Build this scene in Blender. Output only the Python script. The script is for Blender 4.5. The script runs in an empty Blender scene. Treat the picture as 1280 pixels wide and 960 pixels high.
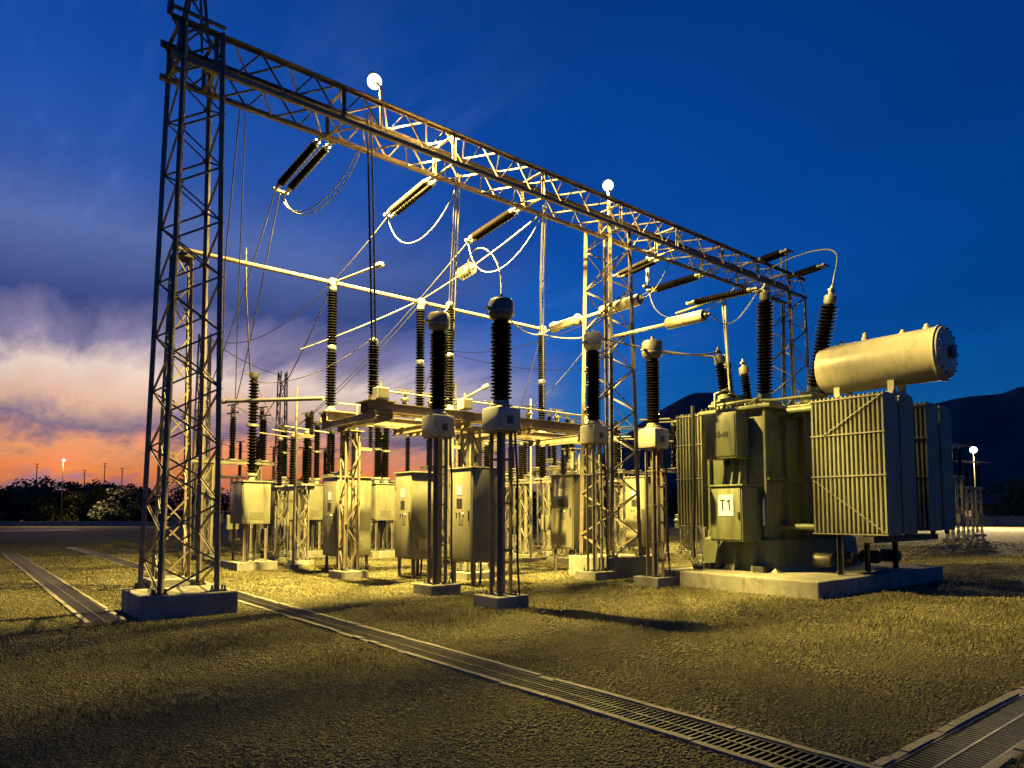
import bpy, bmesh, math, random
import numpy as np
from mathutils import Vector, Matrix
sc = bpy.context.scene
COL = sc.collection
random.seed(7)

# ------------------------------------------------------------------ camera
# world axes: X runs along the gantry beam (away to the right), Y along the drains (away to the left)
F_PX, TILT, YAW = 861.0, math.radians(4.0), math.atan2(1060, 861)
cam = bpy.data.cameras.new('camera'); cam_o = bpy.data.objects.new('camera', cam); COL.objects.link(cam_o)
_F = Vector((math.cos(YAW), math.sin(YAW), 0)); _U = Vector((0, 0, 1)); _R = _F.cross(_U)
_Ft = _F*math.cos(TILT) + _U*math.sin(TILT); _Ut = _R.cross(_Ft)
_M = Matrix((_R, _Ut, -_Ft)).transposed().to_4x4(); _M.translation = (0, 0, 1.6); cam_o.matrix_world = _M
cam.sensor_width = 36; cam.lens = 36*F_PX/1280; cam.clip_start = .05; cam.clip_end = 8000
cam.shift_y = (640 - F_PX*math.tan(TILT) - 480)/1280
sc.camera = cam_o

# ------------------------------------------------------------------ view, world, sun
sc.view_settings.view_transform = 'Standard'; sc.view_settings.look = 'None'
sc.view_settings.exposure = 1.0; sc.view_settings.gamma = 1.0
SUN_AZ = YAW + math.radians(33)          # sun has just reached the horizon, far left
SUN_EL = math.radians(1.0)
world = bpy.data.worlds.new('World'); sc.world = world; world.use_nodes = True
nt = world.node_tree; N = nt.nodes; L = nt.links
def nd(t, **kw):
    n = N.new(t)
    for k, v in kw.items(): setattr(n, k, v)
    return n
def mth(op, a, b=None, c=None, clamp=False):
    n = nd('ShaderNodeMath', operation=op, use_clamp=clamp)
    for i, x in enumerate((a, b, c)):
        if x is None: continue
        if isinstance(x, (int, float)): n.inputs[i].default_value = x
        else: L.new(x, n.inputs[i])
    return n.outputs[0]
def sstep(x, a, b):
    n = nd('ShaderNodeMapRange', interpolation_type='SMOOTHSTEP')
    L.new(x, n.inputs[0]); n.inputs[1].default_value = a; n.inputs[2].default_value = b
    return n.outputs[0]
sky = nd('ShaderNodeTexSky', sky_type='NISHITA', sun_disc=False)
sky.sun_elevation = SUN_EL; sky.sun_rotation = math.pi/2 - SUN_AZ
sky.ozone_density = 6.5; sky.air_density = 1.0; sky.dust_density = 1.0
tc = nd('ShaderNodeTexCoord'); sep = nd('ShaderNodeSeparateXYZ'); L.new(tc.outputs['Generated'], sep.inputs[0])
zz = sep.outputs[2]
dot = nd('ShaderNodeVectorMath', operation='DOT_PRODUCT'); L.new(tc.outputs['Generated'], dot.inputs[0])
dot.inputs[1].default_value = (math.cos(SUN_AZ), math.sin(SUN_AZ), 0)
sunward = dot.outputs['Value']
# cloud sheet seen in perspective: direction / (height + c)
den = mth('ADD', mth('MAXIMUM', zz, 0.0), 0.10)
comb = nd('ShaderNodeCombineXYZ'); L.new(mth('DIVIDE', sep.outputs[0], den), comb.inputs[0]); L.new(mth('DIVIDE', sep.outputs[1], den), comb.inputs[1])
mp = nd('ShaderNodeMapping'); mp.inputs['Rotation'].default_value = (0, 0, -YAW + .5); mp.inputs['Scale'].default_value = (1.1, .30, 1); mp.inputs['Location'].default_value = (3.1, 1.7, 0)
L.new(comb.outputs[0], mp.inputs[0])
no = nd('ShaderNodeTexNoise'); no.inputs['Scale'].default_value = 1.9; no.inputs['Detail'].default_value = 7; no.inputs['Roughness'].default_value = .66; no.inputs['Distortion'].default_value = .25
L.new(mp.outputs[0], no.inputs['Vector'])
cn = no.outputs['Fac']
# low cloud bands lit from below by the set sun
zp = mth('ADD', zz, mth('MULTIPLY', mth('SUBTRACT', cn, .5), .12))
rmp = nd('ShaderNodeValToRGB'); L.new(mth('MULTIPLY', zp, 2.0, clamp=True), rmp.inputs[0])
stops = [(0.0, (.20, .09, .16)), (.05, (.42, .14, .17)), (.10, (1.0, .27, .05)), (.165, (.90, .36, .14)), (.215, (.24, .16, .24)),
         (.27, (.85, .55, .36)), (.35, (1.0, .84, .68)), (.42, (.34, .30, .46)), (.54, (.06, .09, .28)), (.68, (.13, .20, .48)), (.82, (.05, .11, .40)), (1.0, (.05, .13, .46))]
cr = rmp.color_ramp
while len(cr.elements) < len(stops): cr.elements.new(.5)
for e, (p, c) in zip(cr.elements, stops): e.position = p; e.color = (*c, 1)
gain = nd('ShaderNodeMix', data_type='RGBA', blend_type='MULTIPLY'); gain.inputs[0].default_value = 1
L.new(rmp.outputs[0], gain.inputs[6]); gain.inputs[7].default_value = (3.4, 3.0, 2.9, 1)
fac = mth('MULTIPLY', mth('MULTIPLY', sstep(mth('ADD', sunward, mth('MULTIPLY', mth('SUBTRACT', cn, .5), .25)), .74, .97),
          mth('SUBTRACT', 1.0, sstep(zz, .30, .56))), .92)
mix1 = nd('ShaderNodeMix', data_type='RGBA'); blue = nd('ShaderNodeMix', data_type='RGBA', blend_type='MULTIPLY'); blue.inputs[0].default_value = 1; L.new(sky.outputs[0], blue.inputs[6]); blue.inputs[7].default_value = (.56, 1.32, 1.48, 1)
L.new(fac, mix1.inputs[0]); L.new(blue.outputs[2], mix1.inputs[6]); L.new(gain.outputs[2], mix1.inputs[7])
# high thin streaks and darker cloud over the blue
dark = nd('ShaderNodeMix', data_type='RGBA', blend_type='MULTIPLY')
L.new(mth('MULTIPLY', sstep(cn, .47, .68), mth('MULTIPLY', mth('MULTIPLY', sstep(sunward, .45, .9), mth('SUBTRACT', 1.0, sstep(zz, .35, .7))), .42)), dark.inputs[0]); L.new(mix1.outputs[2], dark.inputs[6]); dark.inputs[7].default_value = (.30, .40, .60, 1)
pale = nd('ShaderNodeMix', data_type='RGBA', blend_type='ADD')
L.new(mth('MULTIPLY', sstep(mth('SUBTRACT', 1.0, cn), .52, .72), mth('MULTIPLY', mth('MULTIPLY', sstep(sunward, .55, .95), mth('SUBTRACT', 1.0, sstep(zz, .4, .75))), .55)), pale.inputs[0]); L.new(dark.outputs[2], pale.inputs[6]); pale.inputs[7].default_value = (.26, .36, .70, 1)
mot = nd('ShaderNodeTexNoise'); mot.inputs['Scale'].default_value = .9; mot.inputs['Detail'].default_value = 5; L.new(mp.outputs[0], mot.inputs['Vector'])
mm = nd('ShaderNodeMix', data_type='RGBA', blend_type='MULTIPLY'); L.new(mth('MULTIPLY', sstep(mot.outputs['Fac'], .38, .68), .34), mm.inputs[0]); L.new(pale.outputs[2], mm.inputs[6]); mm.inputs[7].default_value = (.35, .45, .55, 1)
L.new(mm.outputs[2], N['Background'].inputs[0]); N['Background'].inputs[1].default_value = .15
sun = bpy.data.lights.new('sun', 'SUN'); sun.energy = .04; sun.angle = math.radians(6); sun.color = (1, .5, .25)
so = bpy.data.objects.new('sun', sun); COL.objects.link(so)
so.rotation_euler = Vector((-math.cos(SUN_AZ), -math.sin(SUN_AZ), -math.tan(math.radians(3)))).to_track_quat('-Z', 'Y').to_euler()

# ------------------------------------------------------------------ materials
MATS = {}
def material(name, col, rough=.6, metal=0.0, var=.25, scale=6.0, bump=.0, bscale=40.0, col2=None, spec=.5, coat=0.0, stain=None):
    m = bpy.data.materials.new(name); m.use_nodes = True; t = m.node_tree; n = t.nodes; l = t.links
    p = n['Principled BSDF']; p.inputs['Roughness'].default_value = rough; p.inputs['Metallic'].default_value = metal
    p.inputs['Specular IOR Level'].default_value = spec; p.inputs['Coat Weight'].default_value = coat
    g = n.new('ShaderNodeNewGeometry')
    a = n.new('ShaderNodeTexNoise'); a.inputs['Scale'].default_value = scale; a.inputs['Detail'].default_value = 6; a.inputs['Roughness'].default_value = .65
    l.new(g.outputs['Position'], a.inputs['Vector'])
    r = n.new('ShaderNodeMapRange'); r.inputs[1].default_value = .3; r.inputs[2].default_value = .7; l.new(a.outputs['Fac'], r.inputs[0])
    mx = n.new('ShaderNodeMix'); mx.data_type = 'RGBA'; l.new(r.outputs[0], mx.inputs[0])
    c2 = col2 or tuple(c*(1-var) for c in col)
    c1 = col if col2 else tuple(min(1, c*(1+var*.6)) for c in col)
    mx.inputs[6].default_value = (*c1, 1); mx.inputs[7].default_value = (*c2, 1)
    out = mx.outputs[2]
    if stain:
        b = n.new('ShaderNodeTexNoise'); b.inputs['Scale'].default_value = stain[1]; b.inputs['Detail'].default_value = 5; b.inputs['Distortion'].default_value = 1.0
        mpn = n.new('ShaderNodeMapping'); mpn.inputs['Scale'].default_value = (1, 1, stain[2]); l.new(g.outputs['Position'], mpn.inputs[0]); l.new(mpn.outputs[0], b.inputs['Vector'])
        rr = n.new('ShaderNodeMapRange'); rr.inputs[1].default_value = .5; rr.inputs[2].default_value = .72; rr.inputs[4].default_value = stain[3]; l.new(b.outputs['Fac'], rr.inputs[0])
        m2 = n.new('ShaderNodeMix'); m2.data_type = 'RGBA'; l.new(rr.outputs[0], m2.inputs[0]); l.new(out, m2.inputs[6]); m2.inputs[7].default_value = (*stain[0], 1)
        out = m2.outputs[2]
    l.new(out, p.inputs['Base Color'])
    rv = n.new('ShaderNodeMapRange'); rv.inputs[3].default_value = max(.05, rough-.1); rv.inputs[4].default_value = min(1, rough+.12); l.new(a.outputs['Fac'], rv.inputs[0]); l.new(rv.outputs[0], p.inputs['Roughness'])
    if bump:
        bn = n.new('ShaderNodeTexNoise'); bn.inputs['Scale'].default_value = bscale; bn.inputs['Detail'].default_value = 5; l.new(g.outputs['Position'], bn.inputs['Vector'])
        bp = n.new('ShaderNodeBump'); bp.inputs['Strength'].default_value = bump; bp.inputs['Distance'].default_value = .03; l.new(bn.outputs['Fac'], bp.inputs['Height']); l.new(bp.outputs[0], p.inputs['Normal'])
    MATS[name] = m
    return m
def emitter(name, col, strength):
    m = bpy.data.materials.new(name); m.use_nodes = True; p = m.node_tree.nodes['Principled BSDF']
    p.inputs['Base Color'].default_value = (.06, .05, .04, 1); p.inputs['Emission Color'].default_value = (*col, 1); p.inputs['Emission Strength'].default_value = strength
    MATS[name] = m
    return m
material('steel', (.20, .16, .12), .6, .12, .35, 5, .15, 60, stain=((.16, .12, .08), 3, .4, .45))
material('steel_light', (.26, .24, .20), .5, .4, .3, 8, .1, 60)
material('aluminium', (.24, .23, .205), .5, .5, .25, 10)
material('porcelain', (.0045, .0035, .003), .6, 0, .4, 9, spec=.08)
material('porcelain_brown', (.0075, .0045, .003), .55, 0, .4, 9, spec=.1)
material('composite_white', (.72, .70, .66), .4, 0, .1, 9)
material('cream_paint', (.46, .42, .33), .36, 0, .12, 2.5, stain=((.25, .19, .10), 5, .35, .6))
material('cabinet_paint', (.165, .16, .115), .45, 0, .14, 3, .04, 90, stain=((.09, .07, .04), 7, .12, .65))
material('cabinet_door', (.185, .175, .13), .42, 0, .12, 3, .04, 90, stain=((.11, .085, .05), 8, .12, .6))
material('tank_paint', (.15, .16, .095), .42, 0, .22, 2.2, .08, 30, stain=((.05, .045, .022), 5, .12, .75))
material('radiator_paint', (.20, .20, .145), .45, 0, .15, 4, stain=((.085, .07, .04), 6, .1, .65))
material('cap_grey', (.11, .10, .095), .5, .1, .2, 6)
material('box_grey', (.32, .31, .28), .48, .1, .18, 5, stain=((.16, .14, .11), 5, .3, .4))
material('concrete', (.215, .205, .18), .88, 0, .25, 4, .35, 45, stain=((.085, .08, .06), 3.5, .5, .8))
material('kerb_concrete', (.20, .18, .15), .85, 0, .25, 7, .3, 60, stain=((.18, .16, .13), 3, 1, .5))
material('dark_steel', (.075, .072, .068), .5, .6, .35, 8)
material('trench', (.03, .03, .028), .9, 0, .3, 8)
material('rubber', (.018, .018, .018), .5, 0, .3, 8)
material('sign_white', (.78, .77, .74), .5, 0, .06, 20)
material('sign_black', (.02, .02, .02), .5, 0, .1, 20)
material('gravel_stone', (.27, .235, .12), .85, 0, .5, 60, col2=(.03, .027, .014))
material('dry_grass', (.20, .175, .055), .8, 0, .4, 12, col2=(.035, .033, .012))
material('foliage', (.035, .05, .02), .7, 0, .4, 3)
material('bark', (.06, .045, .03), .9, 0, .3, 8)
material('house_wall', (.07, .065, .055), .85, 0, .2, 1.5)
material('house_roof', (.07, .05, .04), .85, 0, .3, 2)
material('mountain', (.05, .06, .065), .95, 0, .4, .01)
material('asphalt', (.22, .21, .19), .9, 0, .25, 1.5, .2, 60)
emitter('lamp_glow', (1, .86, .55), 3)
emitter('lamp_far', (1, .8, .5), 4)
emitter('window_lit', (1, .55, .2), .35)
def ground_material():
    m = bpy.data.materials.new('gravel_ground'); m.use_nodes = True; t = m.node_tree; n = t.nodes; l = t.links; p = n['Principled BSDF']
    g = n.new('ShaderNodeNewGeometry')
    def noise(s, d=6, ro=.6):
        a = n.new('ShaderNodeTexNoise'); a.inputs['Scale'].default_value = s; a.inputs['Detail'].default_value = d; a.inputs['Roughness'].default_value = ro; l.new(g.outputs['Position'], a.inputs['Vector']); return a.outputs['Fac']
    vo = n.new('ShaderNodeTexVoronoi'); vo.inputs['Scale'].default_value = 38; l.new(g.outputs['Position'], vo.inputs['Vector'])
    r1 = n.new('ShaderNodeValToRGB'); l.new(noise(45, 4, .7), r1.inputs[0])
    for e, (ps, c) in zip(r1.color_ramp.elements, [(.32, (.03, .027, .012)), (.68, (.17, .15, .062))]): e.position = ps; e.color = (*c, 1)
    r2 = n.new('ShaderNodeValToRGB'); l.new(noise(.55, 5, .6), r2.inputs[0])
    for e, (ps, c) in zip(r2.color_ramp.elements, [(.35, (.45, .46, .34)), (.65, (1.1, 1.06, .85))]): e.position = ps; e.color = (*c, 1)
    mx = n.new('ShaderNodeMix'); mx.data_type = 'RGBA'; mx.blend_type = 'MULTIPLY'; mx.inputs[0].default_value = 1
    l.new(r1.outputs[0], mx.inputs[6]); l.new(r2.outputs[0], mx.inputs[7]); l.new(mx.outputs[2], p.inputs['Base Color']); p.inputs['Roughness'].default_value = .92
    h = n.new('ShaderNodeMath'); h.operation = 'MULTIPLY_ADD'; l.new(noise(2.2, 8, .72), h.inputs[0]); h.inputs[1].default_value = 2.2; l.new(vo.outputs['Distance'], h.inputs[2])
    bp = n.new('ShaderNodeBump'); bp.inputs['Strength'].default_value = 1.0; bp.inputs['Distance'].default_value = .11; l.new(h.outputs[0], bp.inputs['Height']); l.new(bp.outputs[0], p.inputs['Normal'])
    MATS['ground'] = m
ground_material()

# ------------------------------------------------------------------ helpers
class MB:
    def __init__(s): s.v = []; s.f = []
    def add(s, v, f):
        o = len(s.v); s.v += [tuple(x) for x in v]; s.f += [tuple(i+o for i in q) for q in f]; return s
    def box(s, x0, x1, y0, y1, z0, z1, bev=0.0):
        if bev <= 0:
            return s.add([(x0,y0,z0),(x1,y0,z0),(x1,y1,z0),(x0,y1,z0),(x0,y0,z1),(x1,y0,z1),(x1,y1,z1),(x0,y1,z1)],
                         [(0,3,2,1),(4,5,6,7),(0,1,5,4),(1,2,6,5),(2,3,7,6),(3,0,4,7)])
        bm = bmesh.new(); bmesh.ops.create_cube(bm, size=1)
        for v in bm.verts: v.co = ((x0+x1)/2+v.co.x*(x1-x0), (y0+y1)/2+v.co.y*(y1-y0), (z0+z1)/2+v.co.z*(z1-z0))
        bmesh.ops.bevel(bm, geom=bm.edges[:], offset=bev, segments=2, affect='EDGES', profile=.5)
        bm.verts.index_update(); s.add([v.co[:] for v in bm.verts], [[v.index for v in f.verts] for f in bm.faces]); bm.free(); return s
    def lathe(s, prof, seg=20, org=(0,0,0), axis=(0,0,1), caps=True):
        q = Vector((0,0,1)).rotation_difference(Vector(axis).normalized()); o = Vector(org); vs = []; fs = []
        for r, z in prof:
            for k in range(seg):
                a = 2*math.pi*k/seg; vs.append(o + q @ Vector((r*math.cos(a), r*math.sin(a), z)))
        for i in range(len(prof)-1):
            for k in range(seg):
                k2 = (k+1) % seg; fs.append((i*seg+k, i*seg+k2, (i+1)*seg+k2, (i+1)*seg+k))
        if caps: fs.append(tuple(range(seg-1, -1, -1))); fs.append(tuple((len(prof)-1)*seg+k for k in range(seg)))
        return s.add(vs, fs)
    def tube(s, p0, p1, r, r1=None, seg=12):
        p0 = Vector(p0); p1 = Vector(p1); return s.lathe([(r, 0), (r if r1 is None else r1, (p1-p0).length)], seg, p0, p1-p0)
    def path(s, pts, r, seg=6):
        pts = [Vector(p) for p in pts]; vs = []; fs = []; up = Vector((.3, .5, .81))
        for i, p in enumerate(pts):
            d = (pts[min(i+1, len(pts)-1)] - pts[max(i-1, 0)]).normalized(); a = d.cross(up).normalized(); b = d.cross(a)
            for k in range(seg): t = 2*math.pi*k/seg; vs.append(p + a*r*math.cos(t) + b*r*math.sin(t))
        for i in range(len(pts)-1):
            for k in range(seg): k2 = (k+1) % seg; fs.append((i*seg+k, i*seg+k2, (i+1)*seg+k2, (i+1)*seg+k))
        fs.append(tuple(range(seg))); fs.append(tuple((len(pts)-1)*seg+k for k in range(seg-1, -1, -1)))
        return s.add(vs, fs)
    def mesh(s, name, mt, smooth=None):
        me = bpy.data.meshes.new(name); me.from_pydata(s.v, [], s.f); me.materials.append(MATS[mt])
        if smooth is not None:
            me.shade_smooth(); me.set_sharp_from_angle(angle=math.radians(smooth))
        return me
    def build(s, name, mt, parent=None, smooth=None, loc=(0,0,0)):
        return link(name, s.mesh(name, mt, smooth), parent, loc)
def link(name, me, parent=None, loc=(0,0,0)):
    o = bpy.data.objects.new(name, me); COL.objects.link(o); o.location = loc
    if parent: o.parent = parent
    return o
def tag(o, label=None, cat=None, group=None, kind=None):
    if label: o['label'] = label
    if cat: o['category'] = cat
    if group: o['group'] = group
    if kind: o['kind'] = kind
    return o
def thing(name, label, cat, loc=(0,0,0), group=None, rz=0):
    o = bpy.data.objects.new(name, None); COL.objects.link(o); o.location = loc; o.rotation_euler = (0,0,rz); o.empty_display_size = .2
    return tag(o, label, cat, group)
def copy_tree(o, parent=None):
    c = o.copy(); COL.objects.link(c); c.parent = parent
    for ch in list(o.children): copy_tree(ch, c)
    return c
CACHE = {}
def unit(prof, mt):
    k = (prof, mt)
    if k not in CACHE:
        b = MB()
        if prof == 'angle':     # L section, 1 x 1 x length 1
            t = .16; P = [(-.5,-.5),(.5,-.5),(.5,-.5+t),(-.5+t,-.5+t),(-.5+t,.5),(-.5,.5)]
            b.add([(x,y,0) for x,y in P]+[(x,y,1) for x,y in P], [(i,(i+1)%6,6+(i+1)%6,6+i) for i in range(6)]+[(5,4,3,2,1,0),(6,7,8,9,10,11)])
        elif prof == 'box': b.box(-.5,.5,-.5,.5,0,1)
        else: b.lathe([(.5,0),(.5,1)], 12)
        CACHE[k] = b.mesh(prof+'_bar', mt, 40 if prof == 'round' else None)
    return CACHE[k]
def bar(parent, name, p0, p1, w, mt='steel', prof='angle', roll=0.0, w2=None):
    p0 = Vector(p0); p1 = Vector(p1); d = p1-p0
    o = bpy.data.objects.new(name, unit(prof, mt)); COL.objects.link(o); o.parent = parent
    q = d.to_track_quat('Z', 'Y') @ Matrix.Rotation(roll, 3, 'Z').to_quaternion()
    o.matrix_basis = Matrix.LocRotScale(p0, q, (w, w2 or w, d.length))
    return o
def insulator_mesh(h, core, shed, n, mt='porcelain', seg=22):
    k = ('ins', round(h,2), core, shed, n, mt)
    if k not in CACHE:
        pr = [(core*1.12, 0), (core*1.12, .03)]; p = (h-.06)/n
        for i in range(n):
            z = .03+i*p; R = shed if i % 2 == 0 else shed*.93
            pr += [(core, z+.02*p), (R*.98, z+.38*p), (R, z+.46*p), (R*.97, z+.52*p), (core*1.08, z+.80*p)]
        pr += [(core*1.12, h-.03), (core*1.12, h)]
        CACHE[k] = MB().lathe(pr, seg).mesh('insulator', mt, 50)
    return CACHE[k]
def insulator(parent, loc, h, core, shed, n, mt='porcelain', axis=None, name='insulator'):
    o = link(name, insulator_mesh(h, core, shed, n, mt), parent, loc)
    if axis is not None: o.rotation_mode = 'QUATERNION'; o.rotation_quaternion = Vector((0,0,1)).rotation_difference(Vector(axis).normalized())
    return o
def sag(p0, p1, drop, n=24):
    p0 = Vector(p0); p1 = Vector(p1)
    return [p0.lerp(p1, i/n) - Vector((0,0,drop*4*(i/n)*(1-i/n))) for i in range(n+1)]
def bez(*cp, n=22):
    cp = [Vector(c) for c in cp]; out = []
    for i in range(n+1):
        t = i/n; q = cp[:]
        while len(q) > 1: q = [a.lerp(b, t) for a, b in zip(q, q[1:])]
        out.append(q[0])
    return out
def wire(label, pts, r=.014, mt='aluminium', group='overhead conductors', name='conductor_wire'):
    return tag(MB().path(pts, r).build(name, mt, None, 60), label, 'wire', group)

# ------------------------------------------------------------------ setting: ground, drains, road, hills
DR = {'A': (1.55, 2.08, 11.55, 33.0), 'B': (4.02, 4.54, -3.0, 37.0), 'C': (4.54, 13.0, 1.50, 2.03)}
def ground():
    xs = [-3500, -30, DR['A'][0], DR['A'][1], DR['B'][0], DR['B'][1], DR['C'][1], 60, 3500]
    ys = [-3500, DR['B'][2], DR['C'][2], DR['C'][3], DR['A'][2], DR['A'][3], DR['B'][3], 90, 3500]
    vs = [(x, y, 0) for y in ys for x in xs]; fs = []; W = len(xs)
    for j in range(len(ys)-1):
        for i in range(W-1):
            cx = (xs[i]+xs[i+1])/2; cy = (ys[j]+ys[j+1])/2
            if any(d[0] < cx < d[1] and d[2] < cy < d[3] for d in DR.values()): continue
            fs.append((j*W+i, j*W+i+1, (j+1)*W+i+1, (j+1)*W+i))
    tag(MB().add(vs, fs).build('ground', 'ground'), kind='structure')
ground()
PADS = [(2.2,3.65,11.35,12.9),(12.2,13.9,11.2,13.0),(12.35,18.3,6.33,10.8)]   # where no gravel lies, footings are added below
def drain(label, d, along, pitch, parts_max, grp='grated cable trenches', near_first=True):
    x0, x1, y0, y1 = d; kw = .06
    L0, L1 = (y0, y1) if along == 'y' else (x0, x1); W0, W1 = (x0, x1) if along == 'y' else (y0, y1)
    t = thing('cable_trench', label, 'drain', ((x0+x1)/2, (y0+y1)/2, 0), grp); ox, oy, _ = t.location
    def bx(a0, a1, w0, w1, z0, z1, mb):
        if along == 'y': mb.box(w0-ox, w1-ox, a0-oy, a1-oy, z0, z1)
        else: mb.box(a0-ox, a1-ox, w0-oy, w1-oy, z0, z1)
    for w in ((W0, W0+kw), (W1-kw, W1)):           # kerb stones laid end to end
        a = L0; k = 0
        while a < L1 - .01:
            b = min(a+1.5+random.uniform(-.02,.02), L1); m = MB(); dz = random.uniform(-.004, .006); dw = random.uniform(-.004,.004)
            nseg = 7
            for q in range(nseg): bx(a+.006+(b-a-.012)*q/nseg, a+.006+(b-a-.012)*(q+1)/nseg, w[0]+dw+random.uniform(-.003,.003), w[1]+dw+random.uniform(-.003,.003), -.3, .026+dz+random.choice((0,0,0,0,-.004,-.012,.002))+random.uniform(-.0015,.0015), m)
            m.build('kerb', 'kerb_concrete', t); a = b
    m = MB(); bx(L0, L1, W0+kw, W1-kw, -.45, -.40, m); m.build('trench_floor', 'trench', t)
    m = MB(); bx(L0, L1, W0+kw+.001, W0+kw+.02, -.4, -.03, m); bx(L0, L1, W1-kw-.02, W1-kw-.001, -.4, -.03, m); m.build('trench_wall', 'trench', t)
    for w in (W0+kw+.004, (W0+W1)/2-.008, W1-kw-.022):
        m = MB(); bx(L0, L1, w, w+.018, -.03, .013, m); m.build('grate_rail', 'dark_steel', t)
    bm = MB(); 
    if along == 'y': bm.box(W0+kw+.004-(W0+W1)/2, W1-kw-.004-(W0+W1)/2, -.007, .007, -.03, .010)
    else: bm.box(-.007, .007, W0+kw+.004-(W0+W1)/2, W1-kw-.004-(W0+W1)/2, -.03, .010)
    me = bm.mesh('grate_bar', 'dark_steel'); n = int((L1-L0)/pitch); rest = MB(); cnt = 0
    pos = [L0+(i+.5)*pitch for i in range(n)]
    for a in pos:
        if a < 1.0: continue
        if cnt < parts_max:
            link('grate_bar', me, t, (0, a-oy, 0) if along == 'y' else (a-ox, 0, 0)); cnt += 1
        else: bx(a-.007, a+.007, W0+kw+.004, W1-kw-.004, -.03, .010, rest)
    if rest.v: tag(rest.build('grate_bars', 'dark_steel', t), kind='stuff')
    return t
drain('steel grated cable trench with concrete kerbs running diagonally across the foreground gravel', DR['B'], 'y', .052, 280)
drain('grated cable trench ending at the footing of the tall left tower', DR['A'], 'y', .055, 0)
drain('grated cable trench cutting across the bottom right corner', DR['C'], 'x', .052, 170)
m = MB(); m.add([(-60,70,.004),(9,70,.004),(9,76,.004),(-60,76,.004)],[(0,1,2,3)]); tag(m.build('road','asphalt'), kind='structure')

def mountain():
    vs = []; fs = []; n = 150; rows = 14; random.seed(4)
    a0, a1 = -40, 12
    import mathutils.noise as mn
    for i in range(n+1):
        t = i/n; ang = YAW + math.radians(a1-(a1-a0)*t*1.0)      # left end to right end
        az = math.degrees(YAW-ang)
        env = max(0.0, min(1, (az+2)/20)); env = env*env*(3-2*env)
        hgt = env*(280 + 45*mn.fractal(Vector((az*.06, 3.3, 0)), 1, 2, 3) + 40*math.sin(az*.12+1.1))
        for j in range(rows+1):
            s = j/rows; d = 1150+ s*520
            hz = hgt*(s**.8)*(1+.10*mn.fractal(Vector((az*.35, s*4, 1)), 1, 2, 4)*(1 if j < rows else .3)) - 3*(1-s)
            vs.append((d*math.cos(ang), d*math.sin(ang), hz))
    for i in range(n):
        for j in range(rows): a = i*(rows+1)+j; fs.append((a, a+rows+1, a+rows+2, a+1))
    tag(MB().add(vs, fs).build('hills', 'mountain', None, 180), kind='structure')
mountain()

# ------------------------------------------------------------------ lattice towers and the gantry beam
def G_(t, p, q, w):
    d = (q-p).normalized(); bar(t, 'gusset_plate', p+d*w*.2, p+d*w*2.6, w*2.6, 'steel', 'box', 0, .012)
def zigzag(t, a0, a1, b0, b1, n, w, mt='steel', start=0, cross=False, horiz=False, gus=True):
    """diagonal braces between rail a0->a1 and rail b0->b1"""
    a0, a1, b0, b1 = map(Vector, (a0, a1, b0, b1))
    for i in range(n):
        u, v = i/n, (i+1)/n
        if (i+start) % 2 == 0 or cross: bar(t, 'brace', a0.lerp(a1, u), b0.lerp(b1, v), w, mt)
        if (i+start) % 2 == 1 or cross: bar(t, 'brace', b0.lerp(b1, u), a0.lerp(a1, v), w, mt)
        if gus and i % 2 == start % 2 and i: G_(t, a0.lerp(a1, u), b0.lerp(b1, u), w)
        if horiz and i: bar(t, 'strut', a0.lerp(a1, u), b0.lerp(b1, u), w, mt)
def lattice_tower(label, c, bx, by, tx, ty, z0, z1, n, pad, leg=.11, br=.045, mt='steel', name='lattice_tower', group='gantry towers', cross=False, padz=.35, cat='tower'):
    t = thing(name, label, cat, (c[0], c[1], 0), group)
    B = [(-bx,-by),(bx,-by),(bx,by),(-bx,by)]; T = [(-tx,-ty),(tx,-ty),(tx,ty),(-tx,ty)]
    P0 = [Vector((*b, z0)) for b in B]; P1 = [Vector((*p, z1)) for p in T]
    for k in range(4):
        bar(t, 'leg', P0[k], P1[k], leg, mt, 'angle', [0, math.pi/2, math.pi, -math.pi/2][k])
        m = MB().box(B[k][0]-leg*1.1, B[k][0]+leg*1.1, B[k][1]-leg*1.1, B[k][1]+leg*1.1, z0-.001, z0+.025)
        for sx in (-1, 1):
            for sy in (-1, 1): m.lathe([(.018, 0), (.018, .07)], 6, (B[k][0]+sx*leg*.8, B[k][1]+sy*leg*.8, z0+.02))
        m.build('base_plate', 'dark_steel', t)
    for k in range(4): zigzag(t, P0[k], P1[k], P0[(k+1)%4], P1[(k+1)%4], n, br, mt, k % 2, cross)
    if pad: 
        m = MB().box(-pad[0], pad[0], -pad[1], pad[1], -.2, padz, .02); m.build('footing', 'concrete', t)
    return t
BY0, BY1, BZ0, BZ1 = 11.70, 12.45, 8.97, 9.60
t1 = lattice_tower('tall left lattice tower on a big concrete block beside the trenches', (2.92, 12.12), .43, .60, .31, .43, .35, 9.66, 20, (.70, .74), .095, .03)
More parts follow.
